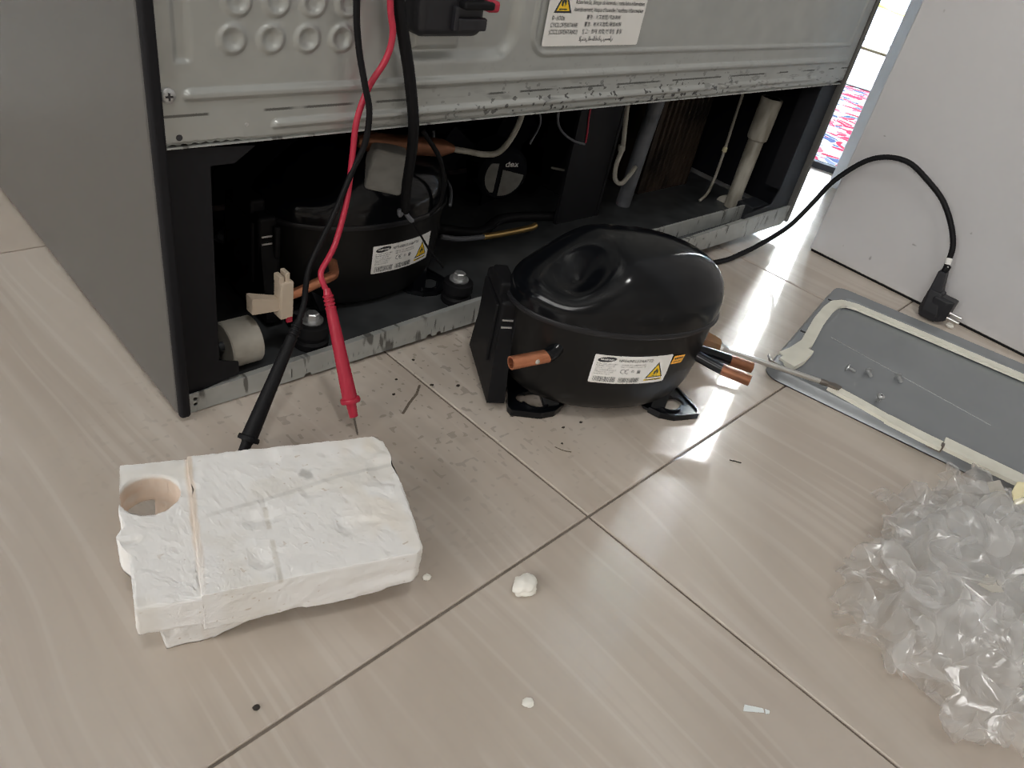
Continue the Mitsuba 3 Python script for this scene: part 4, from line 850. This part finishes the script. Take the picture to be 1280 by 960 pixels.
# ================================================================ power cord with plug
pc = 'power_cord'
meta(pc, 'black power cord arching up against the white cabinet to its plug on the floor', 'power cord')
put(pc + '__cable', tube([(.560, .040, .005), (.640, -.005, .0045), (.720, -.024, .0045), (.775, -.0255, .008), (.820, -.030, .020), (.862, -.038, .043), (.886, -.046, .078), (.897, -.056, .112), (.9035, -.080, .148), (.9055, -.105, .1650), (.907, -.135, .1690), (.908, -.165, .1580), (.9075, -.195, .142), (.9065, -.219, .119), (.905, -.2350, .0950), (.902, -.2400, .075), (.899, -.2430, .064)], .0035, 14), 'rubber', True)
put(pc + '__tape', cat(tube([(.9030, -.2392, .0805), (.9010, -.2412, .0725)], .0039, 12), extrude(sg.Polygon([(.893, -.246), (.8995, -.243), (.901, -.238), (.897, -.240)]), .0006, .0715)), 'paper', 30, 'scrap of white tape')
pb = hull(box(.8915, .9035, -.2475, -.2375, .0600, .0640, .0015), box(.8880, .9040, -.2545, -.2395, .034, .040, .0015))
pb2 = hull(box(.8860, .9045, -.2580, -.2390, .008, .040, .003), box(.8820, .9040, -.2660, -.2440, .0022, .014, .002))
pb3 = hull(box(.8840, .9050, -.2700, -.2500, .0035, .034, .002), box(.8860, .9050, -.2760, -.2560, .0075, .0360, .002))
put(pc + '__plug', cat(pb, pb2, pb3), 'black_plastic', 30, 'angled black plug')
put(pc + '__plug__strain_relief', tube([(.899, -.2430, .072), (.898, -.2428, .060)], .0045, 12), 'rubber', True)
for dz in (0, .0090):
    put(pc + '__plug__pin', lathe([(0, .001), (0, .0022), (.017, .0022), (.019, .0012), (.019, .0001)], (.8905, -.2735, .0130 + dz * .8), (.02 + dz, -1, 0), 14), 'steel', 30, 'metal pin')

# ================================================================ crumpled clear plastic film
def crumple(P, seed, amp, sc):
    """Folds with straight creases: triangle waves along random directions."""
    r = np.random.default_rng(seed); d = np.zeros(P.shape[:-1] + (3,))
    for q in range(26):
        k_ = r.normal(size=3); k_ /= np.linalg.norm(k_); f_ = sc * (0.5 + 2.6 * (q / 25) ** 1.2)
        ph = (P @ k_) * f_ + r.random() * 9 + 1.1 * meshkit.noise(P * sc * .8, seed + q)
        tri_ = np.abs(2 * (ph - np.floor(ph)) - 1) - .5
        gate = sst(.30, .60, meshkit.noise(P * sc * .9 + 5.1 * q, seed + 50 + q))
        v_ = r.normal(size=3); v_ /= np.linalg.norm(v_)
        d += (amp * .60 * (sc / f_) ** .75 * tri_ * gate)[..., None] * v_
    return d
def lump(center, rad, seed, amp, sub=5, sc=22.):
    s = trimesh.creation.icosphere(subdivisions=sub, radius=1.0); v = s.vertices * np.array(rad)
    v = v + crumple(v + np.array(center) * 3, seed, amp, sc)
    v = v + np.array(center); v[:, 2] = np.where(v[:, 2] < .003, .003 + .02 * np.clip(.003 - v[:, 2], 0, .05) * meshkit.noise(v * 60, seed), v[:, 2])
    return trimesh.Trimesh(v, s.faces, process=False)
film = 'plastic_film'
meta(film, 'crumpled heap of clear plastic film on the floor in the lower right corner', 'plastic film')
def sheetm(c, sx, sy, yaw, seed, height, amp=.028, n=170):
    def fn(u, v):
        x, y = (u - .5) * sx, (v - .5) * sy
        z = height * np.clip(1 - (2 * u - 1) ** 2, 0, 1) ** .8 * np.clip(1 - (2 * v - 1) ** 2, 0, 1) ** .8 + .012
        P_ = np.stack([x, y, z], -1); P_ = P_ + crumple(P_, seed, amp, 30.)
        cc, ss = math.cos(yaw), math.sin(yaw)
        return np.stack([c[0] + P_[..., 0] * cc - P_[..., 1] * ss, c[1] + P_[..., 0] * ss + P_[..., 1] * cc, np.maximum(P_[..., 2], .002 + .004 * meshkit.noise(P_ * 90, seed))], -1)
    return grid(n, n, fn)
put(film + '__heap', lump((.415, -.500, .026), (.110, .062, .048), 3, .022, 6, 28.), 'plastic_film', 14)
put(film + '__sheet', sheetm((.400, -.490), .25, .15, .05, 5, .058, .024), 'plastic_film', 14)
put(film + '__sheet', sheetm((.350, -.512), .17, .12, -.35, 21, .045, .022, 150), 'plastic_film', 14)
put(film + '__sheet', sheetm((.447, -.514), .18, .14, -.5, 8, .066, .024), 'plastic_film', 14)
put(film + '__sheet', sheetm((.408, -.425), .09, .05, .5, 15, .030, .016, 60), 'plastic_film', 14)
def scrap(c, pts, yaw, m, key, lab, tiltx=.4):
    e = extrude(sg.Polygon(np.array(pts)), .0006); e = subdiv(e, .006); e.vertices[:, 2] += .004 * (meshkit.noise(e.vertices * 120, 4) - .5)
    e.apply_transform(trm(c) @ rotm(yaw, [0, 0, 1]) @ rotm(tiltx, [1, 0, 0]))
    put(key, e, m, 30, lab)
scrap((.447, -.466, .066), [(0, 0), (.030, .002), (.034, .014), (.012, .018), (.002, .010)], -.5, 'masking_paper', film + '__paper_scrap', 'cream paper scrap')
scrap((.440, -.452, .064), [(0, 0), (.018, .001), (.020, .012), (.004, .013)], -.3, 'grey_scrap', film + '__paper_scrap', 'grey paper scrap')
scrap((.330, -.478, .064), [(0, 0), (.008, -.004), (.016, -.002), (.014, .006), (.006, .008)], -.9, 'grey_scrap', film + '__paper_scrap', 'torn grey scrap')
